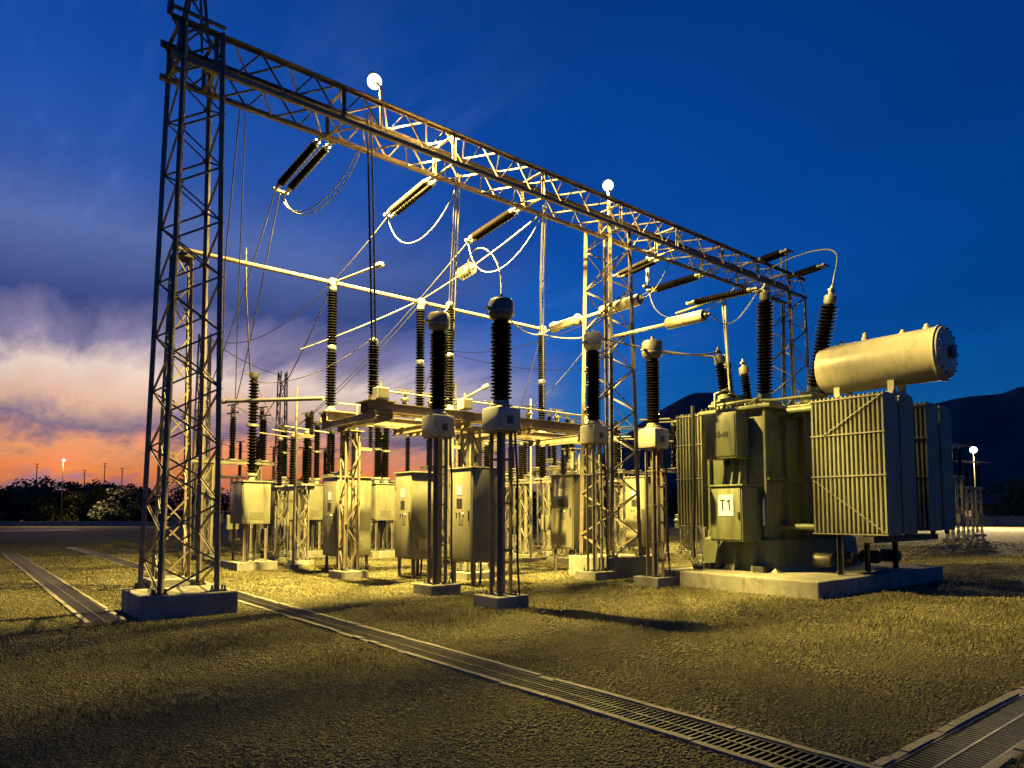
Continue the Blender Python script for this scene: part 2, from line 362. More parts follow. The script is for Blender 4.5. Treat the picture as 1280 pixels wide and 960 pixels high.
# earth-wire peak above the left tower
for k, (x, y) in enumerate([(-.2,-.1),(.12,-.1),(.12,.2),(-.2,.2)]): bar(t1, 'peak_leg', (x*1.2, y*1.2, 9.6), (x*.35-.02, y*.35, 11.0), .045)
bar(t1, 'peak_arm', (-.42,-.12,10.0), (.42,-.12,9.98), .05); bar(t1, 'peak_arm', (-.42,.12,10.0), (.42,.12,9.98), .05)
zigzag(t1, (-.22,-.12,9.6), (-.08,-.04,11.0), (.14,-.12,9.6), (.03,-.04,11.0), 4, .04)
m = MB().box(-.48,-.40,-.09,.09,9.95,10.15,.02); m.build('bracket', 'dark_steel', t1)
t2 = lattice_tower('middle lattice tower lit by the lamp beside it, under the beam', (13.05, 12.1), .50, .55, .36, .43, .50, 8.95, 16, (.78, .72), .085, .035, 'steel', padz=.50)
t3 = lattice_tower('far right lattice tower rising behind the large transformer', (21.95, 12.08), .55, .55, .50, .40, .35, 8.95, 15, (.75, .75), .09, .035, 'steel_light')
for dx in (-.3, .1): bar(t3, 'peak_leg', (dx, 0, 9.6), (dx, 0, 10.55), .045)
beam = thing('gantry_beam', 'long lattice gantry beam spanning the three towers under the sky', 'gantry', (2.4, 12.08, BZ0))
X0, X1 = 2.42, 22.6
def bl(x, y, z): return (x-2.4, y-12.08, z-BZ0)
for y, z, w, rl in ((BY0, BZ1, .08, math.pi), (BY1, BZ1, .10, math.pi/2), (BY0, BZ0, .08, 0), (BY1, BZ0, .08, 0)):
    bar(beam, 'chord', bl(X0, y, z), bl(X1, y, z), w, 'steel', 'angle', rl)
NB = 42
zigzag(beam, bl(X0,BY0,BZ0), bl(X1,BY0,BZ0), bl(X0,BY0,BZ1), bl(X1,BY0,BZ1), NB, .028, 'steel', 0)
zigzag(beam, bl(X0,BY1,BZ0), bl(X1,BY1,BZ0), bl(X0,BY1,BZ1), bl(X1,BY1,BZ1), NB, .028, 'steel', 1)
zigzag(beam, bl(X0,BY0,BZ1), bl(X1,BY0,BZ1), bl(X0,BY1,BZ1), bl(X1,BY1,BZ1), NB, .028, 'steel', 0)
zigzag(beam, bl(X0,BY0,BZ0), bl(X1,BY0,BZ0), bl(X0,BY1,BZ0), bl(X1,BY1,BZ0), NB, .028, 'steel', 1)
for x in (2.55, 3.12, 5.42, 7.93, 10.45, 13.14, 15.47, 17.66, 19.6, 21.5):
    bar(beam, 'strut', bl(x,BY0,BZ0), bl(x,BY0,BZ1), .06); bar(beam, 'strut', bl(x,BY1,BZ0), bl(x,BY1,BZ1), .06)
    bar(beam, 'strut', bl(x,BY0,BZ0), bl(x,BY1,BZ0), .06); bar(beam, 'strut', bl(x,BY0,BZ1), bl(x,BY1,BZ1), .06)
m = MB()
m.box(*[0, X1-X0], BY1-12.08-.16, BY1-12.08-.06, BZ1-BZ0-.15, BZ1-BZ0-.08); m.build('cable_tray', 'dark_steel', beam)

# ------------------------------------------------------------------ floodlights
def floodlight(label, loc, power, aim, pole=None, size=.17, mt='lamp_glow', spot=160, col=(1, .74, .17), name='floodlight', radius=.16, blend=1.0):
    t = thing(name, label, 'floodlight', loc, 'yard floodlights')
    ax = Vector(aim).normalized(); back = -ax
    up = -ax
    MB().lathe([(size*.20, 0), (size*.34, size*.1), (size*.34, size*.3), (size*.12, size*.42)], 16, up*size*.92, up).build('cap', 'dark_steel', t, 40)
    MB().lathe([(max(.004, size*math.sin(math.pi*k/12)), -size*math.cos(math.pi*k/12)) for k in range(13)], 22, (0,0,0), ax).build('lens', mt, t, 80)
    if pole is not None:
        pb = MB()
        if isinstance(pole, (int, float)): pb.tube((back.x*.1, back.y*.1, 0), (back.x*.1, back.y*.1, -pole), .045, .075, 14); pb.box(back.x*.1-.16, back.x*.1+.16, back.y*.1-.16, back.y*.1+.16, -pole, -pole+.03)
        else: pb.path([back*.10, *pole], .028, 8)
        pb.build('pole', 'dark_steel', t, 40)
    ld = bpy.data.lights.new('lamp_light', 'SPOT'); ld.energy = power; ld.color = col; ld.spot_size = math.radians(spot); ld.spot_blend = blend; ld.shadow_soft_size = radius
    lo = bpy.data.objects.new('lamp_light', ld); COL.objects.link(lo); lo.parent = t; lo.location = ax*(size*1.05+.02)
    lo.rotation_mode = 'QUATERNION'; lo.rotation_quaternion = ax.to_track_quat('-Z', 'Y')
    return t
floodlight('bright floodlight on the gantry beam near the left strain insulators', (6.52, 12.62, 10.64), 31000, (.44, .10, -.88), [Vector((0,-.12,-.1)), Vector((0,-.28,-.25)), Vector((0,-.33,-1.2))], .15)
floodlight('bright floodlight on a tall pole beside the middle tower', (14.18, 13.1, 10.92), 13000, (-.1, .2, -.97), 10.90, .15)
floodlight('added lamp on a short pole between the middle tower and the transformer', (26.6, 21.6, 6.4), 13000, (-.35, -.1, -.9), 6.38, .2)  # extra lamp added to light the far yard; only a glow shows here

# ------------------------------------------------------------------ strain insulators and jumpers
def strain(label, p0, p1, double=True, shed=.085, n=22, mt='porcelain', gap=.24, group='strain insulators on the beam'):
    p0 = Vector(p0); p1 = Vector(p1); t = thing('strain_insulator', label, 'insulator', p0, group); d = p1-p0; ln = d.length; a = d.normalized()
    side = a.cross(Vector((0,0,1))).normalized()
    for s in ((-.5, .5) if double else (0,)):
        o = side*gap*s; insulator(t, o+a*.22, ln-.42, .04, shed, n, mt, a)
        MB().lathe([(.03,0),(.03,.16),(.055,.16),(.055,.24)], 10, o, a).build('end_fitting', 'aluminium', t, 40)
        MB().lathe([(.055,ln-.24),(.055,ln-.16),(.03,ln-.16),(.03,ln)], 10, o, a).build('end_fitting', 'aluminium', t, 40)
    m = MB()
    for e in (a*.02, a*(ln-.02)): m.tube(e-side*gap*.75, e+side*gap*.75, .035, None, 8)
    m.build('yoke', 'steel_light', t, 40)
    return t
S = []
S.append(strain('double black strain insulator hanging nearest the left tower', (5.44,12.47,8.95), (5.15,14.2,8.42)))
S.append(strain('black strain insulator between the left lamp and the middle of the beam', (7.96,12.47,8.95), (7.74,14.2,8.60), True, .08, 22, 'porcelain', .16))
S.append(strain('black strain insulator just left of the middle tower', (10.36,12.47,8.95), (10.07,14.2,8.58), True, .08, 22, 'porcelain_brown', .15))
S.append(strain('short dark strain insulator just right of the middle tower', (15.6,12.47,8.95), (15.75,14.2,8.9), True, .08, 20))
S.append(strain('dark strain insulator right of the middle tower with a hanging jumper', (17.8,12.47,8.95), (17.45,14.35,8.82), True, .085, 22))
strain('short strain insulator pointing forward above the right end of the beam', (19.45,11.65,9.5), (19.35,10.5,9.5), True, .08, 12, 'porcelain_brown')
strain('forward strain insulator beside the far right tower top', (21.45,11.65,9.45), (21.42,10.4,9.5), True, .08, 12)
strain('white composite insulator hanging straight down right of the middle tower', (16.0,13.2,9.45), (16.0,13.22,8.35), False, .06, 16, 'composite_white')
bar(beam, 'strut', bl(16.0,12.45,9.6), bl(16.0,13.25,9.45), .06)
wire('twin conductor running back from the left strain insulator', sag((5.15,14.2,8.42), (7.6,25.0,5.15), .25))
wire('second twin conductor running back from the left strain insulator', sag((5.05,14.2,8.40), (6.5,25.0,5.15), .3))
wire('conductor running back from the second strain insulator', sag((7.74,14.2,8.60), (7.9,30,8.9), 1.3))
wire('conductor running back from the third strain insulator', sag((10.07,14.2,8.58), (10.6,28.0,4.7), .3))
wire('conductor running back from the strain insulator right of the middle tower', sag((17.45,14.35,8.82), (20.5,31,10.4), .8))
wire('jumper loop under the left strain insulator', bez((5.15,14.2,8.4),(5.2,13.9,7.7),(5.5,13.4,7.55),(5.9,12.6,8.2),(6.05,12.4,8.95)), .012)
wire('second jumper loop under the left strain insulator', bez((5.22,14.2,8.4),(5.27,13.9,7.64),(5.57,13.4,7.5),(6.0,12.6,8.15),(6.12,12.4,8.95)), .014)
wire('jumper loop under the second strain insulator', bez((7.74,14.2,8.58),(7.75,13.9,7.7),(8.0,13.5,7.5),(8.3,12.8,7.9),(8.36,12.15,8.9)), .012)
wire('jumper loop under the third strain insulator', bez((10.07,14.2,8.55),(10.1,14.0,7.5),(10.4,13.6,7.4),(10.8,13.0,7.8),(10.9,12.15,8.95)), .013)
wire('dangling jumper below the strain insulator right of the middle tower', bez((17.45,14.35,8.8),(17.5,14.2,7.7),(18,13.8,7.7),(19.2,13.2,8.0),(19.5,12.45,8.95)), .016)

# ------------------------------------------------------------------ busbar tube, its mast and the steel support frame
mast = lattice_tower('slim lattice mast holding the busbar tube behind the left tower', (3.62, 15.7), .28, .28, .16, .16, .25, 7.05, 12, (.5,.5), .075, .035, name='busbar_mast', padz=.25, group='busbar supports')
MB().box(-.22,.22,-.22,.22,7.03,7.09).box(-.05,.05,-.3,.3,7.09,7.15).build('head_plate', 'dark_steel', mast)
bt = thing('busbar_tube', 'long horizontal busbar tube carried on black post insulators', 'busbar', (3.5,15.7,7.24))
MB().tube((-.1,0,0),(10.6,0,0),.05,None,16).build('tube', 'steel', bt, 40)
for x in (3.55, 6.08, 10.45): MB().box(x-.09,x+.09,-.10,.10,-.09,.09,.02).build('clamp', 'aluminium', bt)
FZ = 4.0
fr = thing('support_frame', 'steel channel support frame on four-legged columns behind the cabinets', 'frame', (7.0,13.6,0))
def channel(t, p0, p1, h=.22, w=.10, mt='steel'):
    p0 = Vector(p0); p1 = Vector(p1); d = (p1-p0); ln = d.length; b = MB(); th = .014
    b.box(0,ln,-w/2,w/2,-th,0); b.box(0,ln,-w/2,w/2,-h,-h+th); b.box(0,ln,-th/2,th/2,-h+th,-th)
    o = b.build('channel', mt, t); o.location = p0; o.rotation_euler = (0,0,math.atan2(d.y,d.x)); return o
for y, xa, xb in ((-.18,-.1,7.2),(.18,-.1,7.2),(1.92,-.12,9.0),(2.28,-.12,9.0)): channel(fr, (xa,y,FZ), (xb,y,FZ))
for x in (.0, .42, 2.0, 2.5, 4.0, 4.5, 6.7, 7.1): channel(fr, (x,-.35,FZ-.225), (x,2.45,FZ-.225), .16, .08)
MB().box(-.1,.62,1.8,2.42,FZ+.002,FZ+.03).build('deck_plate', 'steel', fr)
MB().box(-.14,.5,-.36,.36,FZ+.002,FZ+.03).build('deck_plate', 'steel', fr)
def column(t, x, y, h, s=.17, w=.075, mt='steel', n=6, pad=.36, braces=True, padz=.18):
    for sx in (-1,1):
        for sy in (-1,1): bar(t, 'leg', (x+sx*s,y+sy*s,padz), (x+sx*s,y+sy*s,h), w, mt, 'angle', {(-1,-1):0,(1,-1):math.pi/2,(1,1):math.pi,(-1,1):-math.pi/2}[(sx,sy)])
    if braces:
        c = [(-s,-s),(s,-s),(s,s),(-s,s)]
        for k in range(4):
            a, b = c[k], c[(k+1)%4]; zigzag(t, (x+a[0],y+a[1],padz), (x+a[0],y+a[1],h), (x+b[0],y+b[1],padz), (x+b[0],y+b[1],h), n, .03, mt, k%2)
    MB().box(x-pad,x+pad,y-pad,y+pad,-.2,padz,.015).build('footing','concrete',t)
    b = MB()
    for sx in (-1,1):
        for sy in (-1,1):
            b.box(x+sx*s-w*.9,x+sx*s+w*.9,y+sy*s-w*.9,y+sy*s+w*.9,padz,padz+.02).lathe([(.016,0),(.016,.06)],6,(x+sx*(s+w*.6),y+sy*(s+w*.6),padz+.015))
    b.build('base_plate','dark_steel',t)
    MB().box(x-s-.08,x+s+.08,y-s-.08,y+s+.08,h,h+.02).build('cap_plate','steel',t)
for x, y in ((.6,2.1),(4.25,2.1),(2.75,0),(6.9,0),(8.2,2.1)): column(fr, x, y, FZ-.42, mt='steel' if x < 2 else 'steel_light'); PADS.append((7+x-.4,7+x+.4,13.6+y-.4,13.6+y+.4))
def post(label, loc, h, shed=.13, n=20, core=.075, mid=True, mt='porcelain', group='post insulators on the support frame', cap=True):
    t = thing('post_insulator', label, 'insulator', loc, group)
    MB().lathe([(.17,0),(.17,.03),(.11,.05),(.10,.14)],16).build('base_flange','box_grey',t,40)
    if mid:
        hh = (h-.14-.12-.12)/2
        insulator(t,(0,0,.14),hh,core,shed,max(6,n//2),mt); MB().lathe([(.085,0),(.11,.03),(.11,.05),(.08,.06),(.11,.07),(.11,.09),(.085,.12)],16,(0,0,.14+hh)).build('joint','aluminium',t,40); insulator(t,(0,0,.26+hh),hh,core,shed*.95,max(6,n//2),mt)
    else: insulator(t,(0,0,.14),h-.26,core,shed,n,mt)
    if cap: MB().lathe([(.085,h-.12),(.10,h-.08),(.10,h-.03),(.06,h)],16).build('cap','aluminium',t,40)
    return t
post('leftmost tall two-piece post insulator under the busbar tube', (7.06,15.7,FZ+.03), 3.14, .135, 40)
post('short post insulator under the dark twin dropper of the left lamp', (7.1,13.6,FZ+.03), 1.40, .13, 18, mid=False)
post('middle two-piece post insulator under the busbar tube', (9.58,15.7,FZ), 3.17, .135, 38)
post('post insulator behind the left dark column with wires above it', (9.12,13.6,FZ), 2.65, .115, 34)
post('right two-piece post insulator beside the white dropper wires', (13.93,15.7,FZ), 3.17, .125, 38)
post('post insulator standing on the right end of the frame', (13.9,13.6,FZ), 2.4, .11, 26)
# operating boxes and switch blades on the frame
for x, y, lab in ((7.12,13.28,'small drive box under the short post insulator'),(9.4,13.35,'small drive box on the frame behind the dark columns'),(13.6,13.3,'small drive box at the right end of the frame')):
    t = thing('drive_box', lab, 'box', (x,y,FZ+.03), 'switch drive boxes'); MB().box(-.14,.14,-.12,.12,.0,.26,.012).build('case','box_grey',t); MB().box(-.12,.12,-.135,-.121,.03,.23).build('lid','cabinet_door',t); MB().tube((0,0,.26),(0,0,.40),.025).build('shaft','steel_light',t)
def blade(label, p0, p1, r=.03):
    t = thing('disconnect_switch', label, 'switch', p0, 'switch blades'); d = Vector(p1)-Vector(p0); MB().tube((0,0,0),d,r,None,10).build('blade','aluminium',t,40)
    MB().lathe([(.05,0),(.07,.04),(.07,.16),(.05,.2)],10,d*.96,d).build('contact','steel_light',t,40)
blade('switch blade slanting up from the leftmost post insulator top', (7.1,15.6,7.25), (7.5,14.2,7.35), .028)
blade('long tube arm lying across the frame to the far cabinets', (6.9,15.75,4.35), (5.6,19.4,4.6), .05)
blade('switch arm raised behind the two dark columns', (10.2,15.7,4.3), (11.5,15.4,5.1), .035)
# twin dropper wires from the beam
for dx, lab in ((-.045,'left dark dropper wire below the left lamp'),(.045,'right dark dropper wire below the left lamp')):
    wire(lab, [Vector((6.1+dx,12.0,9.5)), Vector((6.6+dx,12.8,7.4)), Vector((7.1+dx,13.6,5.4))], .022, 'dark_steel', 'dropper wires')
for k in range(3): wire(['left','middle','right'][k]+' pale dropper wire of the bundle below the middle of the beam', [Vector((8.25+.06*k,12.1,9.0)), Vector((8.7+.07*k,12.9,7.6)), Vector((9.1+.07*k,13.6,6.65-.9*(k==2)))], .016, 'aluminium', 'dropper wires')
for k in range(2): wire(['left','right'][k]+' pale dropper wire beside the right post insulator', [Vector((10.8+.1*k,12.1,9.0)), Vector((12.3+.1*k,13.9,8.0)), Vector((13.85+.12*k,15.65,7.1-2.4*k))], .02, 'aluminium', 'dropper wires')

# ------------------------------------------------------------------ dark instrument-transformer columns
def ct_column(label, x, y, zbox0, zbox1, zcap, ztop, shed=.18, mt='porcelain', legmt='steel', headmt='cap_grey', rot=0):
    t = thing('instrument_transformer', label, 'transformer', (x,y,0), 'dark insulator columns'); s = .15
    column(t, 0, 0, zbox0-.02, .13, .075, legmt, 9, .34, False, .2)
    for z in (.95, 1.75, 2.5):
        for a, c in (((-.13,-.13),(.13,-.13)),((.13,-.13),(.13,.13)),((.13,.13),(-.13,.13)),((-.13,.13),(-.13,-.13))): bar(t, 'tie', (*a, z), (*c, z), .028, legmt)
    bar(t, 'cable_duct', (.02,.02,.2), (.02,.02,zbox0-.02), .045, 'steel_light', 'box')
    MB().box(-.25,.25,-.25,.25,zbox0,zbox1,.05).build('terminal_box','box_grey',t,40)
    MB().lathe([(.2,0),(.2,.04),(.15,.06),(.14,.12)],20,(0,0,zbox1)).build('collar','steel_light',t,40)
    h = zcap-zbox1-.12; insulator(t,(0,0,zbox1+.12),h,.115,shed,max(14,int(h/.062)),mt)
    MB().lathe([(.13,zcap),(.19,zcap+.05),(.225,zcap+.10),(.225,ztop-.05),(.20,ztop-.01),(.05,ztop)],24).build('head',headmt,t,35)
    MB().lathe([(.235,zcap+.13),(.235,zcap+.16)],24).lathe([(.03,ztop-.02),(.03,ztop+.1)],8).box(-.34,-.22,-.04,.04,zcap+.16,zcap+.2).build('terminal','aluminium',t,40)
    MB().box(-.06,.06,-.263,-.251,zbox0+.12,zbox0+.26).build('nameplate','dark_steel',t)
    MB().path([(.17,-.17,zbox0),(.2,-.2,2.2),(.2,-.2,.8),(.22,-.24,.02)],.02,8).build('conduit','rubber',t,60)
    PADS.append((x-.36,x+.36,y-.36,y+.36))
    return t
ct_column('nearest tall black insulator column with a dark cap, centre of the yard', 7.32, 9.31, 2.98, 3.40, 4.93, 5.31, .19)
ct_column('black insulator column with a dark cap left of the nearest one', 7.48, 11.55, 3.08, 3.52, 5.22, 5.60, .185)
ct_column('black insulator column in front of the middle tower', 12.0, 11.63, 3.24, 3.69, 5.52, 5.97, .19, legmt='steel_light', headmt='box_grey')
ct_column('brown black insulator column closest to the large transformer', 12.02, 9.82, 3.0, 3.44, 5.0, 5.42, .165, 'porcelain_brown', headmt='cap_grey')
wire('curved lead rising from the nearest insulator column', bez((7.32,9.31,5.4),(7.6,9.6,6.4),(7.8,10.6,7.0),(8.9,12.6,7.6),(10.1,14.25,7.83)), .014)
wire('long conductor sloping across the middle posts to the second bay', sag((7.0,17.5,5.9),(9.58,15.7,7.3),.05)+sag((9.58,15.7,7.3),(10.86,12.1,8.9),.1)[1:], .02)
t = thing('conductor_clamp','ragged clamp on the sloping conductor above the dark columns','clamp',(10.09,14.3,7.83)); MB().lathe([(.03,-.3),(.09,-.2),(.13,-.05),(.13,.1),(.08,.2),(.03,.3)],12,(0,0,0),(.17,-1,.22)).build('sleeve','steel_light',t,40)
for k in range(5): MB().lathe([(.12,-.02),(.17,0),(.12,.02)],14,Vector((.17,-1,.22)).normalized()*(-.2+.1*k),(.17,-1,.22)).build('ring','dark_steel',t,40)
wire('conductor from the nearest insulator column towards the cream cylinders', sag((7.45,9.4,5.1),(13.8,15.2,7.1),.25), .014)
wire('conductor between the left column and the middle posts', sag((7.48,11.55,5.65),(9.12,13.6,6.65),.12), .014)
wire('lead from the column in front of the middle tower to the busbar', sag((12.0,11.63,5.9),(13.93,15.7,7.1),.1), .02)
wire('conductor linking the two right insulator columns to the transformer', sag((12.0,11.63,5.9),(15.0,9.95,5.5),.1), .025, 'steel')
wire('lower conductor towards the transformer low bushings', sag((12.02,9.82,5.2),(14.2,9.6,5.45),.08), .02)

# ------------------------------------------------------------------ cream cylinder arms
def arm(label, a, b, c0, c1, r, tail=None):
    a = Vector(a); b = Vector(b); t = thing('tube_arm', label, 'arm', a, 'cream cylinder arms'); d = b-a; u = d.normalized(); ln = d.length
    MB().tube((0,0,0), d, .04, None, 12).build('tube','cream_paint',t,40)
    s0 = ln*c0; s1 = ln*c1
    MB().lathe([(.05,s0-.02),(r*.96,s0),(r,s0+.03),(r,s1-.04),(r*.97,s1),(r*.80,s1+.003),(r*.78,s1-.03),(.02,s1-.03)],28,(0,0,0),u).build('cylinder','cream_paint',t,40)
    MB().lathe([(r*1.015,(s0+s1)/2),(r*1.015,(s0+s1)/2+.03)],28,(0,0,0),u).build('band','aluminium',t,40)
    MB().lathe([(.06,s1-.05),(.06,s1+.08),(.03,s1+.08),(.03,s1+.16)],10,(0,0,0),u).build('end_stud','dark_steel',t,40)
    if tail: MB().lathe([(.06,-.05),(r*1.05,.0),(r*1.1,.10),(r*.85,.18),(r*.85,tail-.1),(r*1.1,tail-.05),(r*1.1,tail),(.06,tail+.05)],24,(0,0,0),u).build('tail_drum','cream_paint',t,40)
arm('left cream cylinder on a tube arm above the dark column', (13.62,14.85,7.05), (13.6,11.5,7.10), .60, 1.0, .145, 1.1)
arm('right cream cylinder on a tube arm left of the transformer bushing', (12.5,11.5,5.92), (12.5,8.78,5.86), .64, 1.0, .13)
wire('lead from the right cream cylinder to the transformer bushing', bez((12.5,8.7,5.86),(13.0,8.7,5.9),(13.6,9.0,5.5),(14.2,8.9,6.2),(14.75,8.8,6.9)), .014)
wire('curved lead from the left cream cylinder over the middle tower', sag((13.6,11.4,7.1),(16.0,12.4,8.9),.2), .012)

# ------------------------------------------------------------------ control cabinets
def cabinet(label, x, y, dx, dy, z0, z1, feat=1, pad=None, group='control cabinets', legs=True, mt='cabinet_paint'):
    """x,y is the near corner; the door is on the -X side"""
    t = thing('control_cabinet', label, 'cabinet', (x,y,0), group)
    MB().box(0,dx,0,dy,z0,z1,.012).build('body',mt,t,30)
    MB().box(-.04,dx+.04,-.04,dy+.04,z1+.001,z1+.04,.01).build('canopy',mt,t,30)
    d = MB().box(-.022,-.002,.03,dy-.03,z0+.05,z1-.06,.006).build('door','cabinet_door',t,30)
    MB().box(-.05,-.024,.07,.10,(z0+z1)/2-.12,(z0+z1)/2+.1,.004).build('handle','dark_steel',d)
    for k in (.2,.8): MB().lathe([(.014,0),(.014,.1)],8,(-.026,dy-.035,z0+(z1-z0)*k)).build('hinge','dark_steel',d)
    h = z1-z0
    if feat:
        MB().box(-.027,-.0225,dy*.42,dy*.62,z0+h*.72,z0+h*.82).build('nameplate','sign_white',d)
        MB().box(-.027,-.0225,dy*.40,dy*.64,z0+h*.58,z0+h*.68).build('window','sign_black',d)
        for k in range(3): MB().lathe([(.022,0),(.022,.02)],10,(-.022,dy*(.36+.14*k),z0+h*.52),(-1,0,0)).build('push_button','dark_steel' if k else 'sign_white',d)
        MB().box(-.027,-.0225,dy*.35,dy*.55,z0+h*.4,z0+h*.46).build('label_plate','cap_grey',d)
    b = MB()
    for k in range(6): b.box(dx*.25,dx*.75,-.012,-.002,z0+h*.12+k*.035,z0+h*.12+k*.035+.018)
    b.build('vent_louvre','cabinet_paint',t)
    if legs:
        for sx in (.08,dx-.08):
            for sy in (.08,dy-.08): bar(t,'leg',(sx,sy,0 if not pad else pad),(sx,sy,z0),.06,'steel')
        for k,(cx,cy) in enumerate([(dx*.35,dy*.4),(dx*.5,dy*.55),(dx*.65,dy*.35)]): MB().path([(cx,cy,z0),(cx,cy,z0*.5),(cx-.05*k,cy-.1,.03)],.025,8).build('conduit','rubber',t,60)
    if pad: MB().box(-.18,dx+.18,-.18,dy+.18,-.15,pad,.015).build('footing','concrete',t); PADS.append((x-.2,x+dx+.2,y-.2,y+dy+.2))
    else: PADS.append((x,x+dx,y,y+dy)) if False else None
    return t
cabinet('grey control cabinet with gauges right behind the nearest insulator column', 8.6,11.93,.70,.86,.53,2.53)
cabinet('grey control cabinet between the two left insulator columns', 8.5,14.22,.68,.80,.48,2.53)
cabinet('pale control cabinet behind the four-legged frame column', 7.95,17.15,1.0,.85,.42,2.52)
cabinet('olive lit control cabinet left of the middle tower', 12.87,13.25,.74,.88,.60,2.58)
cabinet('grey control cabinet half hidden behind the middle tower', 16.9,14.2,.8,.8,.5,2.7)
# circuit breakers with cabinets, far left
def breaker(label, x, y, dx, dy, z0, z1, poles, pad=.22, grp='far circuit breakers'):
    t = cabinet(label, x, y, dx, dy, z0, z1, 0, pad, grp)
    t.name = 'circuit_breaker'; t['category'] = 'breaker'
    for px, py, h, sh in poles:
        MB().lathe([(.10,z1+.04),(.10,z1+.2),(.15,z1+.2),(.15,z1+.26)],14,(px,py,0)).build('pedestal','box_grey',t,40)
        hh = (h-.1)/2; insulator(t,(px,py,z1+.26),hh,.075,sh,14); MB().lathe([(.1,0),(.17,.03),(.17,.08),(.1,.11)],14,(px,py,z1+.26+hh)).build('joint','aluminium',t,40); insulator(t,(px,py,z1+.37+hh),hh,.075,sh,14)
        MB().lathe([(.1,0),(.13,.05),(.13,.15),(.04,.18)],14,(px,py,z1+.37+2*hh)).box(px-.25,px+.05,py-.03,py+.03,z1+.47+2*hh,z1+.51+2*hh).build('cap','dark_steel',t,40)
    return t
breaker('circuit breaker with pale box and tall black pole behind the left tower', 6.25,19.45,.75,1.1,1.27,2.43,[(.3,.3,2.7,.15)])
breaker('left one of the two small pale breakers in the far yard', 8.85,24.0,.65,.8,1.32,2.60,[(.35,.4,1.7,.13)])
breaker('right one of the two small pale breakers in the far yard', 9.7,23.5,.65,.75,1.32,2.56,[(.2,.4,2.2,.14),(.55,.4,1.9,.13)])
breaker('small pale breaker between the two cabinets in the far yard', 11.6,21.9,.8,.8,1.3,2.58,[(.25,.4,2.0,.14),(.6,.4,1.9,.13)])

# ------------------------------------------------------------------ far-yard equipment stands
def stand(label, x, y, rz, h, ph, n=3, sp=1.1, mt='steel_light', grp='far yard switch stands', lat=True):
    t = thing('switch_stand', label, 'switch', (x,y,0), grp, rz); w = sp*(n-1)/2
    for s in (-1,1): column(t, s*w*.75, 0, h-.12, .15, .06, mt, 5, .3, lat, .15)
    for yy in (-.14,.14): channel(t, (-w-.35,yy,h), (w+.35,yy,h), .12, .06, 'steel_light')
    for k in range(n):
        px = -w+k*sp
        MB().box(px-.13,px+.13,-.2,.2,h+.001,h+.05).build('foot','box_grey',t); insulator(t,(px,0,h+.05),ph,.06,.12,max(8,int(ph/.085)))
        MB().lathe([(.08,0),(.1,.05),(.05,.12)],12,(px,0,h+.05+ph)).build('cap','aluminium',t,40)
        MB().tube((px,-.7,h+.15+ph),(px,.7,h+.25+ph),.028,None,8).build('blade','aluminium',t,40)
    MB().box(-.2,.2,-.32,-.15,1.0,1.5,.01).build('drive_box','cabinet_paint',t)
    return t
for lab,x,y,rz,h,ph in [
    ('switch stand right behind the left lattice tower in the far yard',7.6,25.0,0,3.4,1.5),
    ('switch stand seen through the legs of the frame column',10.6,28.0,0,2.9,1.5),
    ('switch stand behind the small pale breakers against the sunset',13.5,33.0,0,3.0,1.6),
    ('switch stand behind the two left cabinets',14.4,24.5,.0,2.9,1.7),
    ('brightly lit switch stand behind the nearest insulator column',16.2,20.5,0,3.0,1.4),
    ('brightly lit switch stand left of the olive cabinet',18.6,23.0,0,3.3,1.4),
    ('switch stand showing left of the middle tower',19.5,19.0,math.pi/2,3.2,1.5),
    ('switch stand showing between the middle tower and the transformer',21.0,16.2,0,3.2,1.6),
    ('distant switch stand under the back conductors, left',16.0,41.0,0,3.5,1.8),
    ('distant switch stand under the back conductors, centre',24.0,33.0,0,3.5,1.8),
    ('distant switch stand under the back conductors, right',30.0,28.0,0,3.5,1.8),
    ('switch stand behind the transformer radiators at far right',44.0,14.5,0,3.6,1.6),
    ('small switch stand beneath the distant right lamp',52.0,16.0,0,3.2,1.5),
    ('low switch stand just right of the far left breaker',8.3,21.2,math.pi/2,2.4,1.5),
    ('tall switch stand behind the left one of the small breakers',8.2,27.0,0,3.6,1.9),
    ('switch stand behind the small breaker between the cabinets',13.0,27.5,math.pi/2,3.3,1.7),
    ('bright switch stand under the right end of the frame',15.6,17.6,math.pi/2,2.7,1.2),
    ('bright switch stand glowing near the added short lamp pole',23.5,20.2,0,3.4,1.7),
    ('switch stand left of the added short lamp pole',22.5,24.5,math.pi/2,3.6,1.8),
    ('switch stand right behind the left transformer radiators',20.2,13.6,math.pi/2,3.2,1.5),
    ('far switch stand between the dark columns',19.0,28.5,0,3.8,1.8),
    ('farthest switch stand below the sunset',11.5,40.0,0,3.6,1.8),
    ('lit switch stand right of the nearest insulator column',14.6,19.4,0,2.6,1.3),
    ('lit switch stand just left of the middle tower foot',17.4,18.4,math.pi/2,2.9,1.5),
    ('lit switch stand just right of the middle tower foot',18.2,15.6,0,2.6,1.3),
    ('switch stand right of the second insulator column pair',19.8,21.5,math.pi/2,3.5,1.7),
    ('tall switch stand behind the olive cabinet',21.6,22.6,0,3.9,1.9),
    ('switch stand left of the olive cabinet, far back',21.5,27.5,math.pi/2,3.7,1.9),
    ('switch stand between the pale cabinet and its neighbour',12.4,25.2,0,3.0,1.8),
    ('switch stand filling the gap beside the left radiators',23.0,16.4,math.pi/2,3.4,1.7)]:
    stand(lab,x,y,rz,h,ph)
